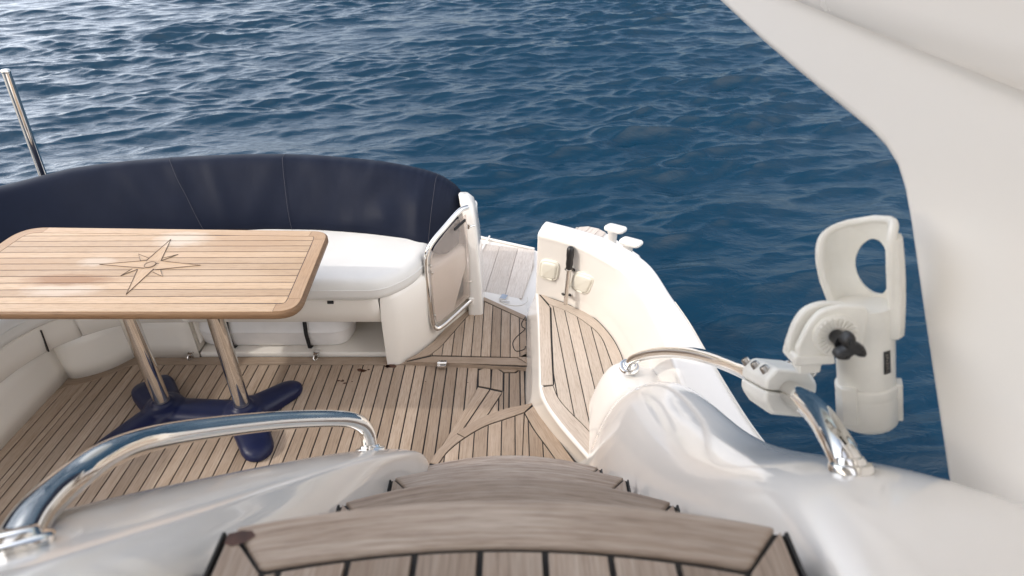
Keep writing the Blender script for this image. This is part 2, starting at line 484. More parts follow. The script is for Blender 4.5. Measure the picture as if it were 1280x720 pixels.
# thin high cloud over the sky
wtc = wn.new('ShaderNodeTexCoord'); wmp = wn.new('ShaderNodeMapping'); wmp.inputs['Scale'].default_value = (1.4, 1.4, 4.0)
wl.new(wtc.outputs['Generated'], wmp.inputs[0])
cn = wn.new('ShaderNodeTexNoise'); cn.inputs['Scale'].default_value = 2.2; cn.inputs['Detail'].default_value = 7; cn.inputs['Roughness'].default_value = 0.55
wl.new(wmp.outputs[0], cn.inputs['Vector'])
cr = wn.new('ShaderNodeValToRGB'); cr.color_ramp.elements[0].position = 0.30; cr.color_ramp.elements[1].position = 0.70
cr.color_ramp.elements[0].color = (0.0, 0.0, 0.0, 1); cr.color_ramp.elements[1].color = (0.32, 0.32, 0.32, 1)
wl.new(cn.outputs['Fac'], cr.inputs[0])
cm = wn.new('ShaderNodeMix'); cm.data_type = 'RGBA'
wl.new(cr.outputs[0], cm.inputs[0]); wl.new(sky.outputs[0], cm.inputs[6]); cm.inputs[7].default_value = (5.6, 5.8, 6.5, 1)
# the veil of cloud is brightest round the sun
nv = wn.new('ShaderNodeVectorMath'); nv.operation = 'NORMALIZE'; wl.new(wtc.outputs['Generated'], nv.inputs[0])
dt = wn.new('ShaderNodeVectorMath'); dt.operation = 'DOT_PRODUCT'; wl.new(nv.outputs[0], dt.inputs[0])
dt.inputs[1].default_value = (math.sin(SUN_AZ) * math.cos(SUN_EL), math.cos(SUN_AZ) * math.cos(SUN_EL), math.sin(SUN_EL))
mr = wn.new('ShaderNodeMapRange'); mr.inputs[1].default_value = -0.1; mr.inputs[2].default_value = 1.0; wl.new(dt.outputs['Value'], mr.inputs[0])
pw = wn.new('ShaderNodeMath'); pw.operation = 'POWER'; pw.inputs[1].default_value = 1.8; wl.new(mr.outputs[0], pw.inputs[0])
ga = wn.new('ShaderNodeMix'); ga.data_type = 'RGBA'; ga.blend_type = 'ADD'; wl.new(pw.outputs[0], ga.inputs[0])
wl.new(cm.outputs[2], ga.inputs[6]); ga.inputs[7].default_value = (3.6, 3.5, 3.4, 1)
# a bright low cloud bank on the port quarter
dt2 = wn.new('ShaderNodeVectorMath'); dt2.operation = 'DOT_PRODUCT'; wl.new(nv.outputs[0], dt2.inputs[0])
dt2.inputs[1].default_value = (math.sin(R(-48)) * math.cos(R(14)), math.cos(R(-48)) * math.cos(R(14)), math.sin(R(14)))
mr2 = wn.new('ShaderNodeMapRange'); mr2.inputs[1].default_value = 0.0; mr2.inputs[2].default_value = 1.0; wl.new(dt2.outputs['Value'], mr2.inputs[0])
pw2 = wn.new('ShaderNodeMath'); pw2.operation = 'POWER'; pw2.inputs[1].default_value = 7.0; wl.new(mr2.outputs[0], pw2.inputs[0])
gb = wn.new('ShaderNodeMix'); gb.data_type = 'RGBA'; gb.blend_type = 'ADD'; wl.new(pw2.outputs[0], gb.inputs[0])
wl.new(ga.outputs[2], gb.inputs[6]); gb.inputs[7].default_value = (10.8, 11.2, 12.2, 1)
# paler veil overhead
sx = wn.new('ShaderNodeSeparateXYZ'); wl.new(nv.outputs[0], sx.inputs[0])
mz_ = wn.new('ShaderNodeMapRange'); mz_.inputs[1].default_value = 0.45; mz_.inputs[2].default_value = 1.0; wl.new(sx.outputs['Z'], mz_.inputs[0])
gc = wn.new('ShaderNodeMix'); gc.data_type = 'RGBA'; gc.blend_type = 'ADD'; wl.new(mz_.outputs[0], gc.inputs[0])
wl.new(gb.outputs[2], gc.inputs[6]); gc.inputs[7].default_value = (0.0, 0.0, 0.0, 1)
# added bright sky lobe to starboard, fills the shaded faces
dt3 = wn.new('ShaderNodeVectorMath'); dt3.operation = 'DOT_PRODUCT'; wl.new(nv.outputs[0], dt3.inputs[0])
dt3.inputs[1].default_value = (math.sin(R(132)) * math.cos(R(45)), math.cos(R(132)) * math.cos(R(45)), math.sin(R(45)))
mr3 = wn.new('ShaderNodeMapRange'); mr3.inputs[1].default_value = 0.0; mr3.inputs[2].default_value = 1.0; wl.new(dt3.outputs['Value'], mr3.inputs[0])
pw3 = wn.new('ShaderNodeMath'); pw3.operation = 'POWER'; pw3.inputs[1].default_value = 4.0; wl.new(mr3.outputs[0], pw3.inputs[0])
gd = wn.new('ShaderNodeMix'); gd.data_type = 'RGBA'; gd.blend_type = 'ADD'; wl.new(pw3.outputs[0], gd.inputs[0])
wl.new(gc.outputs[2], gd.inputs[6]); gd.inputs[7].default_value = (16.5, 15.6, 14.6, 1)
wl.new(gd.outputs[2], bg.inputs['Color'])
bg.inputs['Strength'].default_value = 0.15

sl = bpy.data.lights.new('sun', 'SUN'); sl.energy = 1.5; sl.angle = R(0.9); sl.color = (1.0, 0.95, 0.88)
so = bpy.data.objects.new('sun', sl); COL.objects.link(so)
sdir = Vector((math.sin(SUN_AZ) * math.cos(SUN_EL), math.cos(SUN_AZ) * math.cos(SUN_EL), math.sin(SUN_EL)))
so.rotation_euler = (-sdir).to_track_quat('-Z', 'Y').to_euler(); so.location = sdir * 20

cd = bpy.data.cameras.new('camera'); cam = bpy.data.objects.new('camera', cd); COL.objects.link(cam)
cam.location = (0, 0, CAMZ); cam.rotation_euler = (R(90) - PITCH, 0, 0)
cd.sensor_width = 36; cd.lens = FPX / 1280 * 36; cd.clip_start = 0.02; cd.clip_end = 8000
cd.dof.use_dof = True; cd.dof.focus_distance = 2.6; cd.dof.aperture_fstop = 5.6
scene.camera = cam
scene.view_settings.view_transform = 'Standard'; scene.view_settings.look = 'None'
scene.view_settings.gamma = 1; scene.view_settings.exposure = 0.22
scene.render.engine = 'CYCLES'; scene.cycles.use_denoising = True
scene.cycles.max_bounces = 12; scene.cycles.diffuse_bounces = 8; scene.cycles.glossy_bounces = 6; scene.cycles.transparent_max_bounces = 12; scene.cycles.caustics_reflective = False; scene.cycles.caustics_refractive = False

# ================================================================== SEA
SEAZ = -0.72
def build_sea():
    rs = [1.2]
    while rs[-1] < 46: rs.append(rs[-1] + max(0.024, 0.0026 * rs[-1]))
    while rs[-1] < 4000: rs.append(rs[-1] * 1.06)
    rs = np.array(rs)
    an = np.concatenate([np.radians(np.linspace(-52, 52, 820)), np.radians(np.linspace(52, 308, 120)[1:-1])])
    nr, na = len(rs), len(an)
    rr, aa = np.meshgrid(rs, an, indexing='ij')
    X = (rr * np.sin(aa)); Y = (rr * np.cos(aa)); Z = np.zeros_like(X)
    fade = np.clip((150 - rr) / 110, 0, 1)
    rng = np.random.RandomState(11)
    DX = np.zeros_like(X); DY = np.zeros_like(X)
    # gentle gustiness so that calm and ruffled patches alternate
    gust = 1 + 0.30 * np.sin(X * 0.42 + 0.31 * Y + 1.0) * np.sin(Y * 0.37 - 0.22 * X + 2.0) + 0.2 * np.sin(0.9 * X - 0.8 * Y)
    nW = 96
    for i in range(nW):
        lam = 0.11 * (4.2 / 0.11) ** ((i + rng.rand()) / nW)
        th = np.radians(100) + rng.randn() * np.radians(21)         # crests run across the picture
        k = 2 * np.pi / lam
        slope = 0.038 * (1.0 if lam < 1.0 else (1.0 / lam) ** 1.1) * (1.15 if lam > 0.16 else 0.9) * (0.6 + 0.8 * rng.rand())
        amp = slope / k
        ph = k * (X * np.cos(th) + Y * np.sin(th)) + rng.rand() * 6.283
        cut = np.clip((lam * 190 - rr) / (lam * 90), 0, 1)
        a = amp * cut * fade * (gust if lam < 1.5 else 1)
        Z += a * np.sin(ph)
        q = 0.85 * a * np.cos(ph)
        DX += q * np.cos(th); DY += q * np.sin(th)
    X2 = X + DX; Y2 = Y + DY
    co = np.stack([X2, Y2, Z + SEAZ], -1).reshape(-1, 3).astype(np.float32)
    i = np.arange(nr - 1)[:, None] * na; j = np.arange(na)[None, :]; jn = (j + 1) % na
    f = np.stack([i + j, i + na + j, i + na + jn, i + jn], -1).reshape(-1, 4).astype(np.int32)
    f = f[:, ::-1]
    me = bpy.data.meshes.new('sea')
    me.vertices.add(len(co)); me.vertices.foreach_set('co', co.ravel())
    me.loops.add(f.size); me.loops.foreach_set('vertex_index', f.ravel())
    me.polygons.add(len(f)); me.polygons.foreach_set('loop_start', np.arange(0, f.size, 4, dtype=np.int32))
    try: me.polygons.foreach_set('loop_total', np.full(len(f), 4, dtype=np.int32))
    except Exception: pass
    me.update(); me.polygons.foreach_set('use_smooth', np.ones(len(f), dtype=bool))
    if me.polygons[0].normal.z < 0: me.flip_normals()
    me.materials.append(WATER)
    o = bpy.data.objects.new('sea', me); COL.objects.link(o)
    tag(o, 'dark blue rippled sea around the yacht', 'sea', kind='structure')
build_sea()

# ================================================================== HULL
hull = thing('yacht_hull', 'white yacht hull under the teak cockpit, rising from the sea', 'hull', (-0.9, 1.5, -0.9))
ho = rounded([(-2.62, -2.0), (-2.62, 2.55), (-2.15, 3.05), (-0.1, 3.0), (0.62, 2.75), (0.72, 2.2), (0.80, -2.0)], 0.12)
obj('hull_side', prism(bmesh.new(), ho, -1.0, -0.03), GEL, hull, bevel=0.01)

# ================================================================== COCKPIT SOLE
SZ = 0.0
dk = thing('cockpit_deck', 'weathered teak cockpit floor with black caulked planks', 'deck', (-0.9, 1.6, 0)); dk['kind'] = 'structure'
bed = [(-2.12, 0.6), (-2.12, 2.36), (0.1, 2.36), (0.1, 0.6)]
obj('caulk_bed', sheet(bed, -0.004), CAULK, dk, smooth=False)
obj('underlay', prism(bmesh.new(), [(-2.6, -1.9), (-2.6, 2.9), (0.7, 2.9), (0.7, -1.9)], -0.025, -0.012), GELC, dk, smooth=False)
B = Boards()
g = 0.0062
XD = P2(597, 485, 0)[0]            # right end of the main planking
d1, d2 = P2(596.5, 487, 0), P2(524, 602, 0)      # left edge of the diagonal boards
main = [(-1.92, 0.6), (-1.92, 2.285), (-0.161, 2.285), (-0.158, d1[1]), (d1[0] - .0, d1[1]), d2, (d2[0] - 0.35, 0.6)]
B.planks(main, 0, 0.0495, g, 90, off=0.01)
# port planks beside the side bench run the same way
B.planks([(-2.075, 0.6), (-2.075, 2.07), (-1.925, 2.24), (-1.925, 0.6)], 0, 0.062, g, 90, off=-2.08)
# margin board along the bench
B.band([(-1.75, 2.290), (-1.0, 2.290), (-0.165, 2.290)], [(-1.80, 2.345), (-1.0, 2.345), (-0.165, 2.345)], 0, 0.45)
# curved margin in the port corner
ca = [(-2.04, 2.15), (-1.985, 2.145), (-1.93, 2.165), (-1.87, 2.215), (-1.81, 2.275), (-1.758, 2.29)]
cb = [(-2.06, 2.205), (-2.01, 2.196), (-1.965, 2.208), (-1.905, 2.245), (-1.855, 2.295), (-1.805, 2.345)]
B.band(ca, cb, 0.002, 0.2)
# short fore-aft boards at the head of the diagonal, then the two diagonal king boards
a1, a2, a3, a4 = P2(598.5, 463, 0), P2(613, 457.5, 0), P2(612.5, 484.5, 0), P2(598.5, 482, 0)
B.face([(*a1, 0), (*a2, 0), (*a3, 0), (*a4, 0)], [(0, 0), (0, .05), (.12, .05), (.12, 0)], .55)
b1, b2, b3, b4 = P2(616, 457.5, 0), P2(628.5, 466, 0), P2(628, 488, 0), P2(614, 485, 0)
B.face([(*b1, 0), (*b2, 0), (*b3, 0), (*b4, 0)], [(3, 0), (3, .05), (3.12, .05), (3.12, 0)], .35)
q = [P2(597.5, 484.2, 0), P2(611.5, 487, 0), P2(545, 585, 0), P2(526, 601, 0)]
B.face([(*p, 0) for p in q], [(7, 0), (7, .05), (7.5, .05), (7.5, 0)], .75)
q = [P2(613, 487.5, 0), P2(627, 490.5, 0), P2(575, 570, 0), P2(547, 586, 0)]
B.face([(*p, 0) for p in q], [(9, 0), (9, .05), (9.5, .05), (9.5, 0)], .7)
# boards right of the hatch
q = [P2(618, 456.5, 0), P2(657, 457, 0), P2(643, 465, 0), P2(630, 465, 0)]
B.face([(*p, 0) for p in q], [(12, 0), (12.12, 0), (12.12, .05), (12, .05)], .4)
xr = P2(630.5, 480, 0)[0]
rt = [(xr, P2(0, 466.5, 0)[1]), (xr, 1.4), (0.055, 1.4), (0.055, P2(0, 459, 0)[1]), P2(645, 466.5, 0)]
B.planks(rt, 0, 0.0495, g, 90, off=xr - 0.002)
B.planks([P2(627, 493, 0), P2(629, 488, 0), (xr - .006, 1.4), (xr - 0.2, 1.4), P2(578, 570, 0)], 0, 0.0495, g, 90, off=xr - .006 - 0.0495)
B.band([(-2.075, 2.06), (-2.075, 2.20), (-2.07, 2.215)], [(-1.90, 2.06), (-1.95, 2.17), (-2.03, 2.20)], -.001, .2)
obj('plank_floor', B.bm, TEAK, dk, smooth=False, solid=0.006, soff=-1)
# stains on the planks
bm = bmesh.new()
def blot(cx, cy, r, z):
    c = P2(cx, cy, z); vs = []
    for k in range(12):
        a = 2 * math.pi * k / 12; q = r * random.uniform(0.5, 1.15)
        vs.append(bm.verts.new((c[0] + q * 1.2 * math.cos(a), c[1] + q * math.sin(a), z)))
    bm.faces.new(vs)
for s in ((428, 476, .010), (431, 479, .007), (423, 476, .006), (450, 463, .013), (455, 463.5, .010), (489, 457.5, .021), (484, 458, .012), (440, 477, .004), (532, 477, .003), (585, 478, .003), (461, 462, .006)):
    blot(*s, 0.0012)
obj('dark_stain', bm, STAIN, dk, smooth=False)
# small chrome hinge let into the floor
hb = bmesh.new(); c = W(552.5, 454.5, z=0.026)
obox(hb, c + Vector((0, 0, -0.002)), Vector((.020, 0, 0)), Vector((0, .022, 0)), Vector((0, 0, .006)))
tube(hb, [c + Vector((-.022, 0, .004)), c + Vector((.022, 0, .004))], .0055, 10)
obj('deck_hinge', hb, CHROME, dk, bevel=0.002)

# ================================================================== PASSAGE STEP (teak sill leading aft)
TZ = 0.024
ps = thing('passage_step', 'low teak step with mitred border in front of the open gate', 'step', (-0.2, 2.4, 0))
o1, o2, o3, o4 = P2(506, 451, TZ), P2(599, 369.5, TZ), P2(658, 396, TZ), P2(658, 458, TZ)
mid = P2(560, 412, TZ); 
left_arc = [P2(506, 451, TZ), P2(524, 441, TZ), P2(542, 427, TZ), P2(565, 402, TZ), P2(583, 383, TZ), P2(597, 369.5, TZ)]
out = left_arc + [o3, (0.085, o3[1]), (0.085, o4[1]), o4]
grain(obj('step_body', prism(bmesh.new(), out, -0.01, TZ - 0.007), TEAK, ps, smooth=False))
obj('caulk_bed', sheet(offset(out, .002), TZ - 0.0045), CAULK, ps, smooth=False)
B = Boards()
la_in = [P2(537, 443.5, TZ), P2(547, 436, TZ), P2(556, 427, TZ), P2(574, 406, TZ), P2(590, 388, TZ), P2(600, 375.5, TZ)]
B.band(left_arc, la_in, TZ, .35)
B.band([P2(540, 445.5, TZ), P2(646, 447.5, TZ)], [P2(511, 452, TZ), P2(662, 456.5, TZ)], TZ, .25)
B.face([(*p, TZ) for p in (P2(647.5, 447, TZ), P2(662, 440, TZ), P2(662, 455.5, TZ))], [(20, 0), (20, .05), (20.06, .03)], .4)
B.band([P2(600, 368.8, TZ), P2(657, 394.5, TZ)], [P2(603.5, 374.8, TZ), P2(657, 400, TZ)], TZ, .35)
pl = [P2(538.5, 443.6, TZ)] + [ (p[0] + .006, p[1]) for p in la_in[1:]] + [P2(604, 376.6, TZ), P2(658, 401.5, TZ), (0.07, P2(0, 401.5, TZ)[1]), (0.07, P2(0, 446.2, TZ)[1]), P2(645, 446.2, TZ)]
B.planks(pl, TZ, 0.0465, 0.0045, 90, off=-0.27)
obj('step_planks', B.bm, TEAK, ps, smooth=False, solid=0.008)
lb = bmesh.new()
lm = [P2(657, 396, TZ), P2(652, 404, TZ), P2(653, 409, TZ), P2(656, 412, TZ), P2(645, 422, TZ), P2(641, 430, TZ), P2(645, 439, TZ), P2(655, 437, TZ), P2(657, 433, TZ)]
tube(lb, [(p[0], p[1], TZ + .001) for p in spline([(a[0], a[1], 0) for a in lm], 5)], 0.0022, 6)
obj('caulk_line', lb, CAULK, ps)

# ================================================================== SWIM PLATFORM
sp = thing('swim_platform', 'bleached grey teak swim platform with white rim behind the gate', 'platform', (-0.3, 3.3, 0)); sp['kind'] = 'structure'
e1, e2 = P2(597, 291.5, 0), P2(668, 310.5, 0)
sl_ = (e2[1] - e1[1]) / (e2[0] - e1[0])
PE = [(-1.9, e1[1] + .10), (-1.0, e1[1] + .08), e1, e2, (0.40, e2[1] - .20), (0.62, 2.95), (0.70, 2.55), (0.6, 2.45), (-1.9, 2.45)]
obj('platform_rim', prism(bmesh.new(), PE, -0.14, -0.006), GEL, sp, bevel=0.012)
B = Boards()
pp = [P2(599, 299, 0), P2(667.5, 313.5, 0), P2(652, 374, 0), P2(599.5, 364.5, 0)]
d = (Vector(P2(640, 371, 0)) - Vector(P2(655, 311, 0))); ang = math.degrees(math.atan2(d.y, d.x))
wide = [(-0.30, 3.50), P2(667.5, 313.5, 0), (0.13, 3.2), P2(652, 374, 0), (-0.30, 2.90)]
B.planks(wide, 0.0, 0.115, 0.0025, ang, off=0.03)
obj('platform_planks', B.bm, TEAKG, sp, smooth=False, solid=0.006, soff=1)
bm = bmesh.new()
pts = [P2(600, 318, 0), P2(612, 297, 0)]
tube(bm, [(*pts[0], .010), (*pts[1], .010)], .006, 8)
tube(bm, [(*P2(600, 297, 0), .004), (*P2(668, 312, 0), .004)], .009, 8)
obj('platform_trim', bm, GEL, sp)
# white sill with lid between platform and step
bm = bmesh.new()
sill = [P2(597, 367, 0.02), P2(600, 361.5, 0.02), P2(649, 371, .02), P2(660, 383, .02), P2(660, 398, .02), P2(640, 390, .02), P2(606, 372, .02)]
prism(bm, sill, -0.05, 0.012)
obj('door_sill', bm, GEL, sp, bevel=0.004)
bm = bmesh.new()
obox(bm, W(629.5, 371.5, z=.016), Vector((.016, -.006, 0)), Vector((.008, .022, 0)), Vector((0, 0, .005)))
tube(bm, [W(625, 375, z=.022), W(637, 377, z=.022)], .004, 8)
obj('sill_latch', bm, CHROME, sp, bevel=.0015)
bm = bmesh.new()
tube(bm, spline([W(624, 376, z=.0135), W(634, 381, z=.0135), W(650, 382, z=.0135), W(659, 377, z=.0135), W(659, 371, z=.0135)], 6), .0015, 6)
obj('sill_groove', bm, SHADEIN, sp)

# ================================================================== SETTEE (U-shaped bench)
st = thing('cockpit_settee', 'cream moulded bench base curving round the aft port corner', 'bench', (-1.3, 2.4, 0))
# front line of the base at floor level, from port side round to the aft bench
port_line = [(-2.075, 0.4), (-2.072, 1.2), (-2.06, 1.9), (-2.05, 2.215)]
corner_line = [(-2.055, 2.21), (-2.01, 2.198), (-1.965, 2.212), (-1.915, 2.24), (-1.87, 2.28), (-1.825, 2.34), (-1.80, 2.352), (-1.50, 2.352)]
def base_panel(line, lean):
    L = spline([(p[0], p[1], 0) for p in line], 4)
    bm = bmesh.new()
    grid(bm, [[(p.x + lean[0] * z, p.y + lean[1] * z, z) for p in L] for z in (0, .08, .16, .25)])
    bmesh.ops.reverse_faces(bm, faces=bm.faces[:])
    obj('base_panel', bm, GELC, st, solid=.012, soff=-1, angle=40)
base_panel(port_line, (-.06, 0)); base_panel(corner_line, (-.02, .03))
# the open locker: floor, back, sides, ceiling
lx0, lx1 = -1.50, -0.60
bm = bmesh.new(); box(bm, lx0, lx1, 2.352, 2.70, -0.01, 0.022)
obj('locker_floor', bm, GELC, st, bevel=.006)
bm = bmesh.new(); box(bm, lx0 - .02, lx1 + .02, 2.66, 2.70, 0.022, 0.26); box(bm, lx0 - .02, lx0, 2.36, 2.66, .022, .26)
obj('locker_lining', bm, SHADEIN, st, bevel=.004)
# locker lid panel seen at the left of the opening
bm = bmesh.new(); box(bm, -1.5, -1.488, 2.372, 2.60, 0.06, 0.225)
obj('locker_door', bm, GELC, st, bevel=.01)
# fascia under the cushions
top_line = [(-2.045, 0.4), (-2.042, 1.2), (-2.035, 1.70), (-2.02, 1.94), (-1.965, 2.095), (-1.885, 2.19), (-1.79, 2.255), (-1.68, 2.283), (-1.50, 2.29), (-1.2, 2.292), (-0.9, 2.292), (-0.592, 2.292)]
def fascia(i0, i1, name='seat_fascia'):
    L = spline([(p[0], p[1], 0) for p in top_line[i0:i1 + 1]], 6)
    bm = bmesh.new()
    rows = []
    for z, dd in ((.235, .045), (.228, .030), (.238, .020), (.30, .006), (.36, 0), (.372, .012), (.374, .06), (.374, .16)):
        row = []
        for k, p in enumerate(L):
            t = (L[min(k + 1, len(L) - 1)] - L[max(k - 1, 0)]).normalized(); nn = Vector((-t.y, t.x, 0))
            row.append((p.x + nn.x * dd, p.y + nn.y * dd, z))
        rows.append(row)
    grid(bm, rows)
    bmesh.ops.recalc_face_normals(bm, faces=bm.faces[:])
    obj(name, bm, GELC, st, solid=.006, soff=0, angle=50)
fascia(0, 5); fascia(5, 8); fascia(8, 11)
bm = bmesh.new()
obox(bm, Vector((-1.975, 2.095, .292)), Vector((.010, -.006, 0)), Vector((.0012, .002, 0)), Vector((0.006, 0, .056)))
obj('fascia_joint', bm, BLACK, st, smooth=False)
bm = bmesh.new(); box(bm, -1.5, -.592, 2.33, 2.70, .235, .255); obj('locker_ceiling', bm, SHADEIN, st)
bm = bmesh.new(); prism(bm, [(-2.6, .4), (-2.6, 2.7), (-.5, 2.7), (-.5, 2.45), (-1.9, 2.42), (-2.12, 2.1), (-2.12, .4)], .30, .366); obj('seat_deck', bm, GELC, st)
# end block beside the passage
blk = [(-0.590, 2.290), (-0.535, 2.290), (-0.500, 2.318), (-0.455, 2.37), (-0.40, 2.445), (-0.30, 2.60), (-0.225, 2.72), (-0.225, 2.78), (-0.590, 2.78)]
bm = bmesh.new(); pillow(bm, blk, [(0.0, 0.0), (0.0, .26), (0.004, .36), (0.012, .385), (0.03, .395)])
obj('end_block', bm, GELC, st, angle=50)
# chrome toggle latches on the sill
for px in (239, 396):
    c = W(px, 441, y=2.343); bm = bmesh.new()
    obox(bm, c + Vector((0, .006, .004)), Vector((.014, 0, 0)), Vector((0, .010, 0)), Vector((0, 0, .004)))
    obox(bm, c + Vector((-.002, -.008, -.012)), Vector((.011, 0, 0)), Vector((0, .004, .003)), Vector((0, -.004, .014)))
    tube(bm, spline([c + Vector((-.012, -.010, -.008)), c + Vector((-.014, -.022, -.020)), c + Vector((-.004, -.024, -.026)), c + Vector((.004, -.014, -.02))], 5), .003, 8)
    obj('latch', bm, CHROME, st, bevel=.0015)

bm = bmesh.new(); c = W(413, 378, y=2.285); obox(bm, c, Vector((.014, 0, 0)), Vector((0, .004, 0)), Vector((0, 0, .007))); obj('fabric_tab', bm, STRAP, st, bevel=.002)
# ---- cushions (rest on the bench)
def cushion(name, pts, label, z0=.374, h=.105, seamd=.075):
    pts, rad = pts
    c = Vector((sum(p[0] for p in pts) / len(pts), sum(p[1] for p in pts) / len(pts), z0))
    t = thing(name, label, 'cushion', c, 'white seat cushions on the bench')
    bm = bmesh.new()
    pillow2(bm, pts, rad, [(.020, z0 + .001), (.004, z0 + .012), (0, z0 + .03), (0.0, z0 + h * .55), (.006, z0 + h * .8), (.02, z0 + h * .95), (.04, z0 + h), (.065, z0 + h + .002), (.09, z0 + h + .005), (.12, z0 + h + .007), (.15, z0 + h + .008)])
    obj('cushion_body', bm, VINYL, t, angle=80)
    bm = bmesh.new()
    q = rounded(offset(pts, -.0005), rad, 6); tube(bm, [(p[0], p[1], z0 + h * .56) for p in q] + [(q[0][0], q[0][1], z0 + h * .56)], .0028, 6, caps=False)
    obj('piping', bm, VINYL, t)
    return t
ac = ([(-1.36, 2.262), (-0.565, 2.262), (-0.455, 2.37), (-0.385, 2.53), (-0.375, 2.76), (-1.36, 2.80)], [.03, .14, .12, .12, .05, .03])
cushion('seat_cushion', ac, 'white vinyl seat cushion with rounded corner beside the gate')
pc = ([(-2.03, .5), (-2.03, 1.75), (-1.96, 2.08), (-1.72, 2.255), (-1.375, 2.262), (-1.375, 2.80), (-1.9, 2.76), (-2.3, 2.5), (-2.40, .5)], [.03, .2, .2, .1, .03, .03, .2, .2, .03])
cushion('seat_cushion', pc, 'white vinyl seat cushion along the port side behind the table')

# ---- life raft canister in the open locker
lr = thing('life_raft_canister', 'white fibreglass life raft canister with two black straps in the open locker', 'life raft', (-1.0, 2.5, .022))
rx0, rx1 = W(251, 425, y=2.44).x, W(443, 425, y=2.44).x
def rafthalf(name, zs):
    bm = bmesh.new()
    oc = rounded([(rx0, 2.38), (rx1, 2.38), (rx1, 2.62), (rx0, 2.62)], .11, 10)
    pillow(bm, oc, zs); return obj(name, bm, RAFT, lr, angle=60)
rafthalf('lower_shell', [(.05, .024), (.022, .028), (.008, .045), (.002, .085), (-.004, .112), (-.006, .120)])
rafthalf('upper_shell', [(-.006, .121), (-.004, .130), (.002, .138), (.008, .19), (.02, .215), (.05, .226), (.08, .228)])
for px in (290, 386):
    xs = W(px, 425, y=2.38).x; bm = bmesh.new()
    prof = [(2.40, .026), (2.373, .033), (2.366, .10), (2.363, .126), (2.370, .16), (2.378, .205), (2.40, .229), (2.5, .231), (2.6, .229)]
    grid(bm, [[(xs + dx, y, z) for y, z in prof] for dx in (-.009, .009)])
    obj('strap', bm, STRAP, lr, solid=.003, soff=0)

# ---- transom bulwark behind the seat, under the canvas
tw = thing('transom_wall', 'white moulded transom wall with rounded gatepost end', 'wall', (-1.2, 2.8, 0))
tl = rounded([(-2.56, .3), (-2.46, 2.2), (-2.22, 2.62), (-1.8, 2.80), (-1.2, 2.85), (-.24, 2.79), (-.19, 2.79), (-.175, 2.85), (-.175, 2.93), (-1.2, 3.02), (-2.0, 2.98), (-2.45, 2.72), (-2.62, 2.2), (-2.62, .3)], .03, 3)
bm = bmesh.new(); prism(bm, tl, -0.02, .56)
obj('wall_body', bm, GEL, tw, bevel=.015)
# gatepost: tapered upright with a rounded head
bm = bmesh.new(); rows = []
for z, xa, xb, ya, yb in ((0, -.228, -.150, 2.66, 2.93), (.2, -.230, -.155, 2.68, 2.93), (.42, -.232, -.166, 2.71, 2.92), (.54, -.240, -.178, 2.74, 2.90), (.60, -.255, -.190, 2.77, 2.88), (.63, -.262, -.215, 2.80, 2.86)):
    rows.append([(x_, y_, z) for x_, y_ in rounded([(xa, ya), (xb, ya), (xb, yb), (xa, yb)], .022, 4)])
vs = grid(bm, rows, closed=True); bm.faces.new(vs[-1])
obj('gatepost', bm, GEL, tw, angle=60)

# ---- navy canvas cover over the backrest
cv = thing('backrest_cover', 'navy canvas cover stretched over the curved settee backrest', 'cover', (-1.2, 2.8, .45))
bot = spline([(-2.26, .5, .47), (-2.22, 1.3, .47), (-2.12, 2.0, .47), (-1.98, 2.40, .47), (-1.78, 2.61, .47), (-1.45, 2.715, .472), (-1.1, 2.745, .474), (-.8, 2.715, .474), (-.55, 2.65, .472), (-.42, 2.60, .455), (-.345, 2.60, .43), (-.30, 2.66, .42), (-.265, 2.74, .42)], 18)
rid = spline([(-2.60, .5, .90), (-2.56, 1.3, .90), (-2.45, 2.02, .88), (-2.235, 2.54, .775), (-2.03, 2.76, .772), (-1.62, 2.885, .772), (-1.155, 2.925, .770), (-.82, 2.905, .760), (-.56, 2.875, .738), (-.40, 2.860, .705), (-.305, 2.850, .655), (-.275, 2.845, .61), (-.255, 2.845, .565)], 18)
rows = []
CREASES = [(-.80, .10, -.36, .60, .030, .024), (-.95, .05, -.55, .75, -.012, .05), (-1.75, .95, -1.9, .2, .010, .03), (-1.62, .95, -1.62, .3, .009, .025), (-1.50, .95, -1.38, .2, .010, .03), (-1.15, .9, -1.30, .1, .008, .05), (-.62, .95, -.85, .2, .010, .05), (-.42, .9, -.47, .1, .010, .03), (-2.0, .8, -2.1, .1, .010, .05), (-1.0, .1, -.7, .25, .012, .03)]
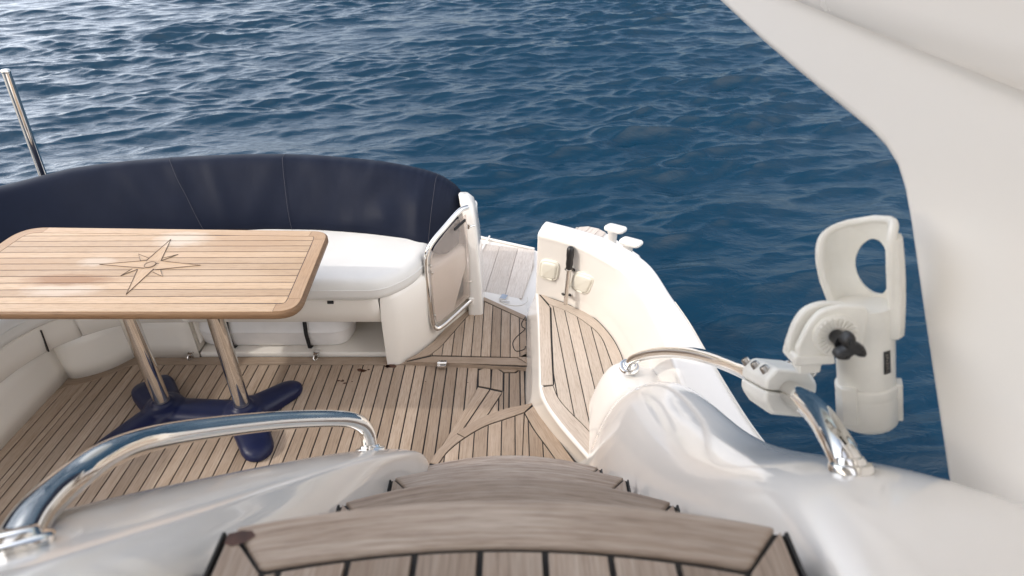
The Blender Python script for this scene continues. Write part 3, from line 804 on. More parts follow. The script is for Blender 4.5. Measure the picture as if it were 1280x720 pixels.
for k, (b_, r_) in enumerate(zip(bot, rid)):
    t = (rid[min(k + 1, len(rid) - 1)] - rid[max(k - 1, 0)]).normalized(); nn = Vector((-t.y, t.x, 0)).normalized()   # outboard
    h = r_.z - b_.z; s = min(1, h / .3)
    dv = r_ - b_
    def pt(u, out, up=0): return b_ + dv * u + nn * out + Vector((0, 0, up))
    tight = .5 + .5 * math.cos(k * .55)
    row = [pt(0, .03 * s, -.02), pt(0, 0), pt(.12, -.012 * s, .006), pt(.3, -.014 * s, .014 * s), pt(.5, -.006 * s, .020 * s), pt(.7, .006 * s, .026 * s), pt(.85, .016 * s, .026 * s), pt(.94, .026 * s, .020 * s), pt(1, .045 * s, .004 * s), pt(1, .085 * s, .002 * s), pt(1, .125 * s, -.022 * s), pt(1, .152 * s, -.07 * s), pt(1, .16 * s, -.2 * s), pt(1, .16 * s, -.32 * s)]
    # gathers: small radial puckers, strongest near the rail edge at the starboard end and at one seam
    for j in range(len(row)):
        x = row[j].x
        ed = math.exp(-((j - 9) / 2.0) ** 2)
        pk = 0.0030 * ed * max(0, min(1, (x + 1.0) / .3)) * math.sin(k * 1.55) * 1
        pk += 0.004 * math.exp(-((x + 1.62) / .10) ** 2) * math.sin(k * 1.5 + j * .3) * math.exp(-((j - 7) / 3) ** 2)
        row[j] = row[j] + Vector((0, -1, .4)) * pk + Vector((0, -1, .5)) * (0.007 * noise.noise(Vector((row[j].x * 8 + row[j].z * 6, row[j].y * 3, row[j].z * 2.5))) + .007 * noise.noise(row[j] * 3.2) + .003 * noise.noise(Vector((row[j].x * 16 - row[j].z * 9, 3.1, row[j].z * 5))))
    US = (0, 0, .12, .3, .5, .7, .85, .94, 1, 1.1, 1.2, 1.3, 1.4, 1.5)
    for (x0, u0, x1, u1, am, wd) in CREASES:
        for j in range(1, 12):
            px_, pu = row[j].x, US[j]
            L2 = (x1 - x0) ** 2 + ((u1 - u0) * .35) ** 2
            tt = max(0, min(1, ((px_ - x0) * (x1 - x0) + (pu - u0) * (u1 - u0) * .1225) / L2))
            d2 = (px_ - x0 - tt * (x1 - x0)) ** 2 + ((pu - u0 - tt * (u1 - u0)) * .35) ** 2
            row[j] = row[j] + Vector((0, -1, .5)) * am * math.exp(-d2 / wd ** 2) * (math.sin(math.pi * (.12 + .76 * tt)))
    rows.append(row)
bm = bmesh.new(); vs = grid(bm, rows)
bmesh.ops.recalc_face_normals(bm, faces=bm.faces[:])
obj('cover_cloth', bm, CANVAS, cv, sub=1, solid=.004, soff=0, angle=180)
for px0, py0, px1, py1 in ((20, 236, 48, 281), (205, 203, 217, 284), (344, 198, 357, 287), (546, 243, 548, 287)):
    path = []
    # follow the cloth at the nearest column
    tx = W(px0, py0, y=2.85).x
    kk = min(range(len(rows)), key=lambda q: abs(rows[q][7].x - tx))
    path = [rows[kk][j] + Vector((0, -.006, .004)) for j in range(1, 10)]
    bm = bmesh.new(); tube(bm, spline(path, 4), .0009, 5); obj('seam', bm, THREAD, cv)
# flagpole socketed on the port quarter
fp = thing('flagpole', 'bare polished steel pole standing behind the navy cover', 'pole', (-2.30, 2.9, .5))
ft, fb_ = W(7.5, 90, y=2.9), W(53, 217, y=2.9)
bm = bmesh.new(); dirp = (ft - fb_).normalized(); tube(bm, [fb_ - dirp * .25, ft], .0185, 20); obj('pole_tube', bm, CHROME, fp, angle=50)
bm = bmesh.new(); lathe(bm, ft, dirp, [(.0185, -.004), (.0195, -.002), (.0195, .006), (.016, .011), (.006, .013)], 20); obj('end_cap', bm, CHROME, fp, angle=60)
bm = bmesh.new(); lathe(bm, fb_ - dirp * .27, dirp, [(.04, 0), (.04, .01), (.024, .02), (.024, .08)], 20); obj('socket', bm, CHROME, fp, angle=40)

# ================================================================== TABLE
tb = thing('cockpit_table', 'varnished teak cockpit table with compass rose on two steel posts', 'table', (-1.33, 1.99, 0))
TT = .72
toc = [(-2.03, 1.70), (-.735, 1.70), (-.735, 2.29), (-2.03, 2.29)]
c_nr = P2(372, 391, TT); c_fr = P2(413, 288, TT); c_fl = P2(22, 283, TT)
toc = [(-2.03, c_nr[1]), (c_nr[0], c_nr[1]), (c_fr[0], c_fr[1]), (-2.02, c_fl[1])]
edge = rounded(toc, [.11, .085, .072, .11], 8)
bm = bmesh.new(); pillow(bm, edge, [(.006, TT - .030), (.0, TT - .024), (0, TT - .008), (.003, TT - .003), (.006, TT - .0025)])
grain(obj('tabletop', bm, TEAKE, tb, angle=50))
inner = offset(edge, .052)
obj('seam_sheet', sheet(offset(edge, .008), TT - .0012), SEAM, tb, smooth=False)
B = Boards()
BL = Boards(); eo = offset(edge, .0075); n_ = len(eo)
# four mitred rim boards (two long, two ends taking the corners)
ei = inner
def seg(i0, i1): return [eo[i % n_] for i in range(i0, i1 + 1)], [ei[i % n_] for i in range(i0, i1 + 1)]
for (i0, i1, tn) in ((8, 9, .6), (9, 17, .15), (17, 18, .35), (18, 26, .3), (26, 27, .6), (27, 36, .35), (36, 44, .5)):
    a_, b_ = seg(i0, i1)
    tgt = Boards() if i0 not in (8, 26) else BL
    if len(a_) == 2:
        # straight board: trim 1.5 mm off both ends for the joint
        L = (Vector(a_[1]) - Vector(a_[0])).length; e = .0015 / L
        a_ = [lerp2(a_[0], a_[1], e), lerp2(a_[0], a_[1], 1 - e)]; b_ = [lerp2(b_[0], b_[1], e), lerp2(b_[0], b_[1], 1 - e)]
    tgt.band(a_, b_, TT, tn)
    if tgt is not BL: obj('rim_board', tgt.bm, TEAKR, tb, smooth=False, solid=.004)
B = BL; B.planks(offset(edge, .0548), TT, .0445, .0042, 0.35, off=.012)
obj('top_planks', B.bm, TEAKT, tb, smooth=False, solid=.004)
# compass rose inlay
rc = Vector(P2(190.5, 324.5, TT)).to_3d(); rc.z = TT + .0012
def rp(px, py): v = W(px, py, z=TT + .0012); return v
bmf = Boards(); bml = bmesh.new()
def star(tip, l, r):
    pts = [rp(*l), rp(*tip), rp(*r)]
    c = rp(188.5, 330.5)
    tube(bml, pts, .0013, 5)
    q = pts
    dd = (pts[1] - c).normalized(); nn = Vector((-dd.y, dd.x, 0))
    bmf.face([(*p.xy, TT + .0006) for p in q], [((p - c).dot(dd) + 3, (p - c).dot(nn) + 5) for p in q], .62)
for tip, l, r in (((213.5, 299), (183, 325.5), (201, 326)), ((250.5, 331.5), (201, 326), (194, 337)), ((157.5, 368), (192, 336), (172, 336.5)), ((124.5, 330.5), (180, 335), (183, 325.5)),
                  ((173, 317.5), (175.5, 325.5), (186, 322.5)), ((222.5, 318), (205.5, 322), (201, 326)), ((203, 345.5), (200.5, 337), (191, 340)), ((151, 344.5), (165, 336), (172, 336.5))):
    star(tip, l, r)
obj('compass_star', bmf.bm, TEAKT, tb, smooth=False)
bm = bml; cc = rp(187.5, 330.8)
tube(bm, [cc + Vector((.019 * math.cos(a), .021 * math.sin(a), .0004)) for a in [2 * math.pi * k / 24 for k in range(25)]], .0013, 5)
obj('inlay_lines', bm, INLAY, tb)
bm = bmesh.new(); lathe(bm, cc + Vector((0, 0, -.0008)), (0, 0, 1), [(.0195, 0), (.0195, .0009), (.018, .0012)], 28); obj('compass_centre', bm, TEAKT, tb)
for px, py in ((205, 507), (305, 511)):
    f_ = W(px, py, z=.055); bm = bmesh.new()
    tube(bm, [(f_.x, f_.y, .03), (f_.x, f_.y, TT - .031)], .0315, 28); 
    obj('table_leg', bm, CHROME, tb, angle=50)
    bm = bmesh.new(); lathe(bm, (f_.x, f_.y, TT - .056), (0, 0, 1), [(.045, 0), (.075, .018), (.085, .026)], 28); obj('leg_flange', bm, STEEL, tb, angle=40)
# four-footed navy base
L, Rr = W(205, 507, z=.055), W(305, 511, z=.055)
bm = bmesh.new()
def foot(c, tip, w0, w1, h0, h1):
    c, tip = Vector((c.x, c.y, 0)), Vector((tip.x, tip.y, 0)); ax = (tip - c); ln = ax.length; ax.normalize(); nn = Vector((-ax.y, ax.x, 0))
    rows = []
    for u in [0, .2, .4, .6, .75, .86, .93, .975, 1.0]:
        w = w0 + (w1 - w0) * u; h = h0 + (h1 - h0) * u
        if u > .75:
            e = math.sqrt(max(0, 1 - ((u - .75) / .25) ** 2)); w *= max(.12, e); h *= max(.35, e ** .6)
        row = []
        for a in [math.pi * q / 10 for q in range(11)]:
            row.append(c + ax * ln * u + nn * (w * math.cos(a)) + Vector((0, 0, .006 + h * (abs(math.sin(a)) ** .5))))
        row += [p + Vector((0, 0, -.005)) for p in reversed(row)]
        for p in row[11:]: p.z = .001
        rows.append(row)
    g0 = len(bm.faces); vs = grid(bm, rows, closed=True); bm.faces.new(vs[-1]); bm.faces.new(list(reversed(vs[0])))
    bm.faces.ensure_lookup_table(); bmesh.ops.recalc_face_normals(bm, faces=bm.faces[g0:])
foot(Rr, W(376, 477, z=.03), .075, .052, .066, .042); foot(Rr, W(326, 571, z=.03), .075, .060, .066, .042)
foot(L, W(199, 469, z=.03), .075, .05, .066, .045); foot(L, Vector((L.x - .18, L.y - .28, 0)), .075, .055, .066, .042); foot(L, W(172, 480, z=.03), .075, .05, .066, .045)
foot(L, Rr, .070, .070, .058, .058); foot(Rr, L, .070, .070, .058, .058)
lathe(bm, (L.x, L.y, .004), (0, 0, 1), [(.085, 0), (.083, .050), (.070, .064), (.050, .068), (.042, .072), (.038, .082), (.034, .084)], 28); lathe(bm, (Rr.x, Rr.y, .004), (0, 0, 1), [(.085, 0), (.083, .050), (.070, .064), (.050, .068), (.042, .072), (.038, .082), (.034, .084)], 28)
po = obj('pedestal_base', bm, NAVY, tb, angle=60)
rm = po.modifiers.new('remesh', 'REMESH'); rm.mode = 'VOXEL'; rm.voxel_size = .006; rm.use_smooth_shade = True
sm = po.modifiers.new('smooth', 'SMOOTH'); sm.factor = .5; sm.iterations = 4
from mathutils.bvhtree import BVHTree

# ================================================================== STARBOARD COAMING
cg = thing('side_coaming', 'white moulded coaming curving along the starboard quarter beside the sea', 'coaming', (.4, 2.1, 0))
# points along the run: base of the inner wall, inner top edge, outer top edge
BASE = [W(669, 366, z=.25), W(690, 372, z=.25), W(712, 380, z=.25), W(740, 394, z=.25), W(762, 416, z=.25), W(776, 440, z=.25), W(786, 470, z=.25)]
BASE.append(Vector((BASE[-1].x + .06, 1.62, .25))); BASE.append(Vector((BASE[-1].x + .05, 1.2, .25)))
INN = [W(672, 290, z=.60), W(706, 299, z=.60), W(740, 313, z=.60), W(780, 337, z=.605), W(803, 367, z=.61), W(819, 398, z=.615), W(836, 434, z=.62), W(856, 492, z=.63), W(885, 560, z=.64)]
OUT = [W(683, 274.5, z=.60), W(724, 285, z=.60), W(765, 299, z=.60), W(811, 327, z=.60), W(842, 370, z=.605), W(866, 403, z=.61), W(888, 440, z=.615), W(938, 521, z=.62), W(990, 588, z=.62)]
bs, inn, ot = spline(BASE, 8), spline(INN, 8), spline(OUT, 8)
bm = bmesh.new(); rows = []
for b_, i_, o_ in zip(bs, inn, ot):
    oi = (o_ - i_); oi.z = 0; on = oi.normalized()
    wi = (i_ - b_)
    row = [Vector((b_.x, b_.y, 0)) + on * .01, b_, b_ + wi * .3, b_ + wi * .6, b_ + wi * .86, i_ - on * .004 + Vector((0, 0, -.018)), i_ + on * .004 + Vector((0, 0, -.004)), i_ + on * .018,
           i_ + (o_ - i_) * .5 + Vector((0, 0, .004)), o_ - on * .02, o_ - on * .006 + Vector((0, 0, -.004)), o_ + Vector((0, 0, -.02)), o_ + on * .015 + Vector((0, 0, -.2)), o_ + on * .0 + Vector((0, 0, -.62)), o_ - on * .06 + Vector((0, 0, -1.3))]
    rows.append(row)
vs = grid(bm, rows); bm.faces.new(vs[0]); bm.faces.new(list(reversed(vs[-1])))
bmesh.ops.recalc_face_normals(bm, faces=bm.faces[:])
obj('coaming_wall', bm, GEL, cg, sub=0, bevel=.012, bseg=3, angle=40)
# thin groove near the outer edge of the cap
bm = bmesh.new()
path = [o_ + (i_ - o_) * .12 + Vector((0, 0, .0035)) for i_, o_ in zip(inn[34:], ot[34:])]
tube(bm, path, .0016, 6); obj('cap_groove', bm, SHADEIN, cg)
# two rounded plastic hatch covers on the inner wall
def wall_frame(px, py):
    """point on the inner wall seen at a pixel, with outward normal"""
    best = None
    for k in range(len(bs) - 1):
        for u in [q / 24 for q in range(25)]:
            p = bs[k].lerp(inn[k], u); d = p - Vector((0, 0, CAMZ))
            dep = d.dot(CF); x = 640 + FPX * d.x / dep; y = 360 - FPX * d.dot(CU) / dep
            e = (x - px) ** 2 + (y - py) ** 2
            if best is None or e < best[0]: best = (e, p, k)
    _, p, k = best
    a = (bs[k + 1] - bs[k]).normalized(); up = (inn[k] - bs[k]).normalized(); n_ = a.cross(up).normalized()
    if n_.y > 0: n_ = -n_
    return p, a, up, n_
for px, py, w, h in ((688.5, 336, .046, .056), (729.5, 355, .051, .062)):
    p, a, up, nn = wall_frame(px, py)
    bm = bmesh.new()
    oc = rounded([(-w, -h), (w, -h * .9), (w, h), (-w, h * .92)], .030, 8)
    rings = []
    for ins, hh in ((-.004, -.004), (-.004, .006), (-.001, .010), (.003, .011), (.006, .009), (.009, .013), (.014, .0155), (.022, .0165)):
        rings.append([p + a * q[0] + up * q[1] + nn * hh for q in offset(oc, ins)])
    vs = grid(bm, rings, closed=True); bm.faces.new(vs[-1])
    bmesh.ops.recalc_face_normals(bm, faces=bm.faces[:])
    hc = obj('hatch_cover', bm, COVERLID, cg, angle=50)
    bm = bmesh.new(); q2 = p - up * (h * .8) + a * .012 + nn * .014; obox(bm, q2, a * .014, up * .004, nn * .005)
    obj('hatch_lug', bm, COVERLID, hc, bevel=.002)
# lever with a black grip, clipped upright to the wall
p, a, up, nn = wall_frame(709.5, 345)
lv = thing('deck_lever', 'steel lever with black grip clipped upright between two hatch covers', 'lever', p - up * .14)
p0 = W(707, 379, x=p.x - .004); 
s0, s1, s2 = W(707, 380, y=p.y - .045), W(711.5, 334, y=p.y - .045), W(713.5, 308, y=p.y - .045)
bm = bmesh.new(); tube(bm, [s0, s1], .0105, 14); obj('lever_shaft', bm, CHROME, lv, angle=50)
bm = bmesh.new(); ax = (s2 - s1).normalized(); ln = (s2 - s1).length
lathe(bm, s1 - ax * .01, ax, [(.014, 0), (.016, .004), (.0145, .012), (.0165, .03), (.015, .05), (.0172, .07), (.0165, ln - .005), (.012, ln + .006), (.004, ln + .010)], 18); obj('lever_grip', bm, BLACK, lv, angle=50)
bm = bmesh.new(); lathe(bm, s1 - ax * .016, ax, [(.0125, 0), (.0165, .003), (.0165, .008), (.0125, .012)], 18); obj('collar', bm, STEEL, lv, angle=40)
for px, py in ((708, 335), (703.5, 367)):
    c, a2, up2, n2 = wall_frame(px, py); tgt = s0.lerp(s1, .93 if py < 350 else .25)
    bm = bmesh.new(); mid_ = c.lerp(tgt, .55)
    tube(bm, [c, mid_], .006, 8)
    nrm = (tgt - c).normalized(); sd = nrm.cross(up).normalized()
    tube(bm, spline([tgt + sd * .013 + nrm * .006, tgt + sd * .015 - nrm * .006, mid_, tgt - sd * .015 - nrm * .006, tgt - sd * .013 + nrm * .006], 5), .004, 8)
    tube(bm, spline([mid_ - sd * .012, mid_ - sd * .024 + up * .004, mid_ - sd * .030 - up * .006], 4), .004, 8)
    obj('clip', bm, BLACK, cg)

# ---- quarter deck behind the coaming with teak pad and mooring cleat
qd = thing('quarter_deck', 'small rounded teak pad on white ledge behind the coaming', 'ledge', (.4, 2.8, 0))
QZ = .47
qo = [(.17, 2.55), W(722, 284, z=QZ).xy, W(745, 284.5, z=QZ).xy, W(758, 290, z=QZ).xy, W(769, 297, z=QZ).xy, W(800, 318, z=QZ).xy, (.62, 2.3), (.5, 2.2), (.3, 2.4)]
qo = [(p[0], p[1]) for p in qo]
bm = bmesh.new(); prism(bm, qo, -.5, QZ); obj('ledge', bm, GEL, qd, bevel=.012)
B = Boards(); qp = [W(720, 286, z=QZ).xy, W(735, 284.7, z=QZ).xy, W(748, 287.5, z=QZ).xy, W(757, 292.5, z=QZ).xy, W(752, 297, z=QZ).xy, (.36, 2.45), (.2, 2.5)]
B.planks([(p[0], p[1]) for p in qp], QZ + .008, .05, .003, 60); obj('teak_pad', B.bm, TEAKG, qd, smooth=False, solid=.007)
def cleat(px, py, label, tilt):
    c = W(px, py, z=.60); t = thing('mooring_cleat', label, 'cleat', (c.x, c.y, QZ), 'white cleat heads outside the coaming')
    bm = bmesh.new(); a = Vector((math.cos(R(tilt)), math.sin(R(tilt)), 0)); b = Vector((-a.y, a.x, 0))
    oc = rounded([(-.052, -.030), (.052, -.030), (.052, .030), (-.052, .030)], .024, 6)
    rows = []
    for ins, hh in ((.016, -.016), (.003, -.012), (0, -.004), (.001, .003), (.006, .008), (.016, .010)):
        rows.append([c + a * q[0] + b * q[1] + Vector((0, 0, hh + q[0] * .10)) for q in offset(oc, ins)])
    vs = grid(bm, rows, closed=True); bm.faces.new(vs[-1]); bm.faces.new(list(reversed(vs[0])))
    bmesh.ops.recalc_face_normals(bm, faces=bm.faces[:]); obj('cleat_head', bm, PLASTIC if 0 else GEL, t, angle=50)
    bm = bmesh.new(); lathe(bm, (c.x - a.x * .012, c.y - a.y * .012, QZ - .002), (0, 0, 1), [(.040, 0), (.036, .008), (.024, .025), (.020, .06), (.022, .10), (.030, .120)], 20); obj('cleat_post', bm, GEL, t, angle=50)
cleat(769.5, 285, 'white cleat head standing taller, beside the small teak pad', -42)
cleat(789, 302, 'white cleat head further forward along the coaming, away from teak pad', -42)

# ================================================================== RAISED SIDE STEP (teak top, white kick)
ss = thing('side_step', 'raised teak side step with white curved kick inside the coaming', 'step', (.25, 1.9, 0))
HZ = .25
inner_edge = [W(670.5, 365, z=HZ), W(673, 400, z=HZ), W(674.5, 440, z=HZ), W(675.5, 483, z=HZ), W(682, 502, z=HZ), W(697, 525, z=HZ), W(716, 548, z=HZ), W(740, 575, z=HZ)]
ie = spline(inner_edge, 8)
far = [Vector((p.x, p.y, HZ)) for p in bs]
# white body: kick surface from the floor up to the step, with a rounded nosing
bm = bmesh.new(); rows = []
floor_edge = spline([W(657, 397, z=0), W(657, 425, z=0), W(657.2, 455, z=0), W(657, 500, z=0), W(662, 515, z=.0), W(680, 540, z=0), W(702, 566, z=0), W(722, 590, z=0)], 8)
for e, f in zip(ie, floor_edge):
    d = (e - f); row = [f, f + d * .5, f + d * .85, e + Vector((-.004, 0, -.012)), e + Vector((0, 0, -.002)), e + Vector((.006, .002, .0)), e + Vector((.012, .004, -.003))]
    rows.append(row)
grid(bm, rows)
bmesh.ops.recalc_face_normals(bm, faces=bm.faces[:])
obj('kick_panel', bm, GEL, ss, angle=60)
step_poly = [(p.x + .008, p.y) for p in ie] + [(.5, ie[-1].y), (BASE[-1].x + .05, 1.2)] + [(p.x + .02, p.y + .006) for p in reversed(bs)]
bm = bmesh.new(); prism(bm, step_poly, HZ - .03, HZ - .004); obj('step_bed', bm, CAULK, ss, smooth=False)
B = Boards()
# margin along the kick, lower curved margin, margin along the wall, planks
IL = [W(687, 384, z=HZ), W(688, 420, z=HZ), W(689.5, 452, z=HZ), W(691, 480.5, z=HZ)]
B.band([W(673.5, 368, z=HZ), W(674.5, 420, z=HZ), W(675.5, 452, z=HZ), W(676.5, 481.5, z=HZ)], IL, HZ, .55)
CLo = spline([W(677, 484, z=HZ), W(684, 503, z=HZ), W(698, 523, z=HZ), W(720, 549, z=HZ), W(740, 573, z=HZ)], 6); CLi = spline([W(691, 482.5, z=HZ), W(697, 497, z=HZ), W(708, 511, z=HZ), W(731, 534, z=HZ), W(752, 557, z=HZ)], 6)
B.band(CLo, CLi, HZ, .85)
WLo = [W(674.5, 366.5, z=HZ)] + [Vector((p.x - .004, p.y - .008, HZ)) for p in bs[8:44]]
k2 = len(WLo)
wli_pts = spline([W(687.5, 380.5, z=HZ), W(712, 390, z=HZ), W(734, 404, z=HZ), W(752, 421, z=HZ), W(764, 450, z=HZ), W(775, 480, z=HZ)], 9)
m_ = min(len(WLo), len(wli_pts))
idx = [int(round(q * (len(WLo) - 1) / (m_ - 1))) for q in range(m_)]; idy = [int(round(q * (len(wli_pts) - 1) / (m_ - 1))) for q in range(m_)]
B.band([WLo[q] for q in idx], [wli_pts[q] for q in idy], HZ, .9)
in_poly = [W(689.5, 385, z=HZ).xy, W(690.5, 420, z=HZ).xy, W(692, 452, z=HZ).xy, W(693, 480, z=HZ).xy] + [(p.x + .003, p.y + .004) for p in CLi] + [W(745, 560, z=HZ).xy, W(790, 560, z=HZ).xy, W(776, 482, z=HZ).xy] + [(p.x - .005, p.y - .002) for p in reversed(wli_pts)]
la, lb_ = W(703, 386, z=HZ), W(733, 525, z=HZ)
dd = lb_ - la; ang = math.degrees(math.atan2(dd.y, dd.x)) + 180
B.planks([(p[0], p[1]) for p in in_poly], HZ, .0505, .0045, ang, off=.03)
TEAKL = teak('teak_pale', (0.50, 0.42, 0.35), (0.60, 0.53, 0.46), (0.36, 0.28, 0.22), vary=.12)  # paler teak tone for the side step boards
obj('step_planks', B.bm, TEAKL, ss, smooth=False, solid=.006)

# ================================================================== STAIRS
fs = thing('flybridge_stairs', 'steep teak stairs with bowed treads leading down to the cockpit', 'stairs', (0, .8, 0))
STEPS = [(1.418, .355, .030), (1.133, .608, .045), (.850, .894, .040), (.565, 1.172, .044), (.28, 1.37, .06)]
def tread(z, yc, bul, k):
    hw = .252; xo = -.006
    arc = [(xo + hw * s, yc + bul * (1 - s * s)) for s in [q / 12 for q in range(-12, 13)]]
    back = yc - (.9 if k == 0 else .33)
    def scal(off):  # arc moved inboard
        return [(xo + (hw - .004) * s, yc + bul * (1 - s * s) - off) for s in [q / 12 for q in range(-12, 13)]]
    poly = arc + [(xo + hw, back), (xo - hw, back)]
    t = obj('tread', prism(bmesh.new(), poly, z - .045, z - .007), TEAKS, fs, bevel=.010, bseg=3)
    # nosing gives the body its own UV for the grain
    grain(t, k)
    obj('caulk_bed', sheet(scal(.006) + [(xo + hw - .006, back), (xo - hw + .006, back)], z - .005), CAULK, t, smooth=False)
    B = Boards()
    bw = .050
    A = [(xo + (hw - .008) * s, yc + bul * (1 - s * s) - .003) for s in [q / 16 for q in range(-16, 17)]]
    s1 = (hw - .046) / (hw - .008)
    I = [(xo + (hw - .046) * s, yc + bul * (1 - (s * s1) ** 2) - bw) for s in [q / 16 for q in range(-16, 17)]]
    A = [(x, y + .004) for x, y in A]
    B.band(A, I, z, (.75, .2, .55, .85, .6)[k])
    obj('tread_nosing', B.bm, TEAKS, t, smooth=True, solid=.014, bevel=.0055, bseg=3); B = Boards()
    for sg in (-1, 1):
        bm = bmesh.new(); box(bm, xo + sg * hw - .002 - sg * .0015, xo + sg * hw + .002 - sg * .0015, back, yc - .004, z - .05, z - .0005); obj('end_caulk', bm, CAULK, t, bevel=.002)
    # side margins
    for sg in (-1, 1):
        xa, xb = xo + sg * (hw - .008), xo + sg * (hw - .046)
        ya = A[-1 if sg > 0 else 0][1] - .007; yb = I[-1 if sg > 0 else 0][1] - .004
        B.band([(xa, ya), (xa, back + .01)], [(xb, yb), (xb, back + .01)], z, .4)
    inn_ = [(x, y - .0055) for x, y in I]; inn_ = [(xo + (x - xo) * .972, y) for x, y in inn_]
    B.planks(inn_ + [(inn_[-1][0], back + .01), (inn_[0][0], back + .01)], z, .0560, .0060, 90, off=-.0285 - .056)
    obj('tread_boards', B.bm, TEAKS, t, smooth=False, solid=.007, bevel=.0022, bseg=2)
    if k == 0:
        bm = bmesh.new(); c = W(289, 672, z=z + .0008)
        vs = [bm.verts.new((c.x + dx, c.y + dy, z + .0008)) for dx, dy in ((-.004, .004), (.006, .007), (.016, .007), (.021, .002), (.014, -.005), (.004, -.008), (-.004, -.006))]
        bm.faces.new(vs); obj('dark_stain', bm, STAIN, t, smooth=False)
        bm = bmesh.new(); c2 = W(272, 708, z=z + .0008)
for k, s in enumerate(STEPS): tread(*s, k)
# moulded white body under the treads
bm = bmesh.new()
prof = [(-1.0, -.01), (-1.0, 1.365)] 
for (z, yc, bul) in STEPS:
    prof += [(yc - .01, z - .05), (yc - .012, z - .12)]
prof2 = [(-1.0, 1.36)]
prev = None
for i, (z, yc, bul) in enumerate(STEPS):
    prof2.append((yc - .02, z - .052))
    nz = STEPS[i + 1][0] - .052 if i + 1 < len(STEPS) else 0.0
    prof2.append((yc - .035, nz))
prof2.append((-1.0, -.02))
lo = [bm.verts.new((-.30, y, z)) for y, z in prof2]; hi = [bm.verts.new((.32, y, z)) for y, z in prof2]
bm.faces.new(lo); bm.faces.new(list(reversed(hi)))
for i in range(len(lo)):
    j = (i + 1) % len(lo); bm.faces.new((lo[i], hi[i], hi[j], lo[j]))
bmesh.ops.recalc_face_normals(bm, faces=bm.faces[:])
obj('stair_body', bm, GELM, fs, smooth=False)

# ---- landing at the foot of the stairs: low bowed platform
ld = thing('stair_landing', 'low bowed teak landing at the foot of the stairs', 'landing', (0, 1.6, 0))
LZ = .09
fo = spline([W(537, 578, z=LZ), W(549, 561, z=LZ), W(570, 542, z=LZ), W(600, 523, z=LZ), W(632, 511, z=LZ), W(667, 503.5, z=LZ)], 6)
fi = spline([W(547, 580, z=LZ), W(560, 563, z=LZ), W(580, 547, z=LZ), W(606, 532, z=LZ), W(632, 523, z=LZ), W(655, 515, z=LZ)], 6)
so_ = spline([W(669, 505, z=LZ), W(686, 530, z=LZ), W(702, 556, z=LZ), W(724, 586, z=LZ)], 8); si_ = spline([W(656.5, 516, z=LZ), W(668, 536, z=LZ), W(684, 558, z=LZ), W(704, 586, z=LZ)], 8)
lp = [(p.x, p.y) for p in fo] + [(p.x, p.y) for p in so_] + [(.24, 1.1), (-.28, 1.1)]
bm = bmesh.new(); prism(bm, lp, -.01, LZ - .004); obj('landing_bed', bm, CAULK, ld, smooth=False)
B = Boards()
h_ = len(fo) // 3
B.band(fo[:h_ + 3], fi[:h_ + 3], LZ, .3)
a_, b_ = fo[h_ + 2:], fi[h_ + 2:]
B.band([a_[0].lerp(a_[1], .3)] + a_[1:], [b_[0].lerp(b_[1], .3)] + b_[1:], LZ, .25)
B.band([so_[0].lerp(so_[1], .15)] + so_[1:], si_, LZ, .6)
lpi = [(p.x + .003, p.y - .006) for p in fi] + [(p.x - .006, p.y - .001) for p in si_] + [(.2, 1.1), (-.27, 1.1)]
B.planks(lpi, LZ, .0535, .0045, 90, off=-.012)
obj('landing_planks', B.bm, TEAK, ld, smooth=False, solid=.007)

# ---- port fairing of the stairs
fl = thing('stair_fairing', 'glossy white stair fairing under the large polished handrail', 'fairing', (-.4, .8, .3), 'white fairings flanking the stairs')
CR = [Vector((-.335, -.6, 1.60)), Vector((-.335, .10, 1.56)), W(0, 720, x=-.335), W(112, 688, x=-.322), W(225, 651, x=-.310), W(319, 617, x=-.310), W(394, 592, x=-.297), W(465, 570.5, x=-.272), W(505, 564, x=-.252), W(531, 563, x=-.231), Vector((-.236, 1.235, .50)), Vector((-.238, 1.24, .2)), Vector((-.24, 1.24, -.02))]
OE = [Vector((-.62, -.6, 1.45)), Vector((-.62, .10, 1.45)), Vector((-.60, .30, 1.40)), W(0, 651, x=-.565), W(84, 632, x=-.53), W(180, 609.5, x=-.50), W(281, 591, x=-.452), W(371, 574, x=-.405), W(430, 566, x=-.362), W(500, 562.5, x=-.29), Vector((-.29, 1.245, .50)), Vector((-.30, 1.25, .2)), Vector((-.30, 1.25, -.02))]
cr, oe = bspline(CR, 8), bspline(OE, 8)
def tread_z(y): return 1.418 - (max(y, .2) - .354) * 1.09
bm = bmesh.new(); rows = []
for c, o in zip(cr, oe):
    lowz = min(tread_z(c.y) - .35, c.z - .12)
    xin = -.252
    base = Vector((max(xin, c.x + .012) if c.y < 1.1 else c.x + .012, c.y, lowz))
    m1 = Vector((max(xin - .004, c.x + .006), c.y, tread_z(c.y) - .03)) if c.y < 1.1 else c.lerp(base, .4)
    if m1.z > c.z - .02: m1.z = c.z - .03
    d = o - c
    row = [base, m1, c + Vector((.006, 0, -.014)), c + Vector((-.002, 0, -.002)), c + d * .06 + Vector((0, 0, .001)), c + d * .25 + Vector((0, 0, .006)), c + d * .5 + Vector((0, 0, .010)), c + d * .75 + Vector((0, 0, .008)), c + d * .92 + Vector((0, 0, .001)), o + Vector((0, .0, -.010)), o + Vector((-.006, .01, -.05)), o + Vector((-.005, .01, -.4)), Vector((o.x, o.y, -.01))]
    rows.append(bspline([row[0]] + row + [row[-1]], 3))
grid(bm, rows); bmesh.ops.recalc_face_normals(bm, faces=bm.faces[:])
bvh_l = BVHTree.FromBMesh(bm)
fo_ = obj('fairing_shell', bm, GEL, fl, angle=180)

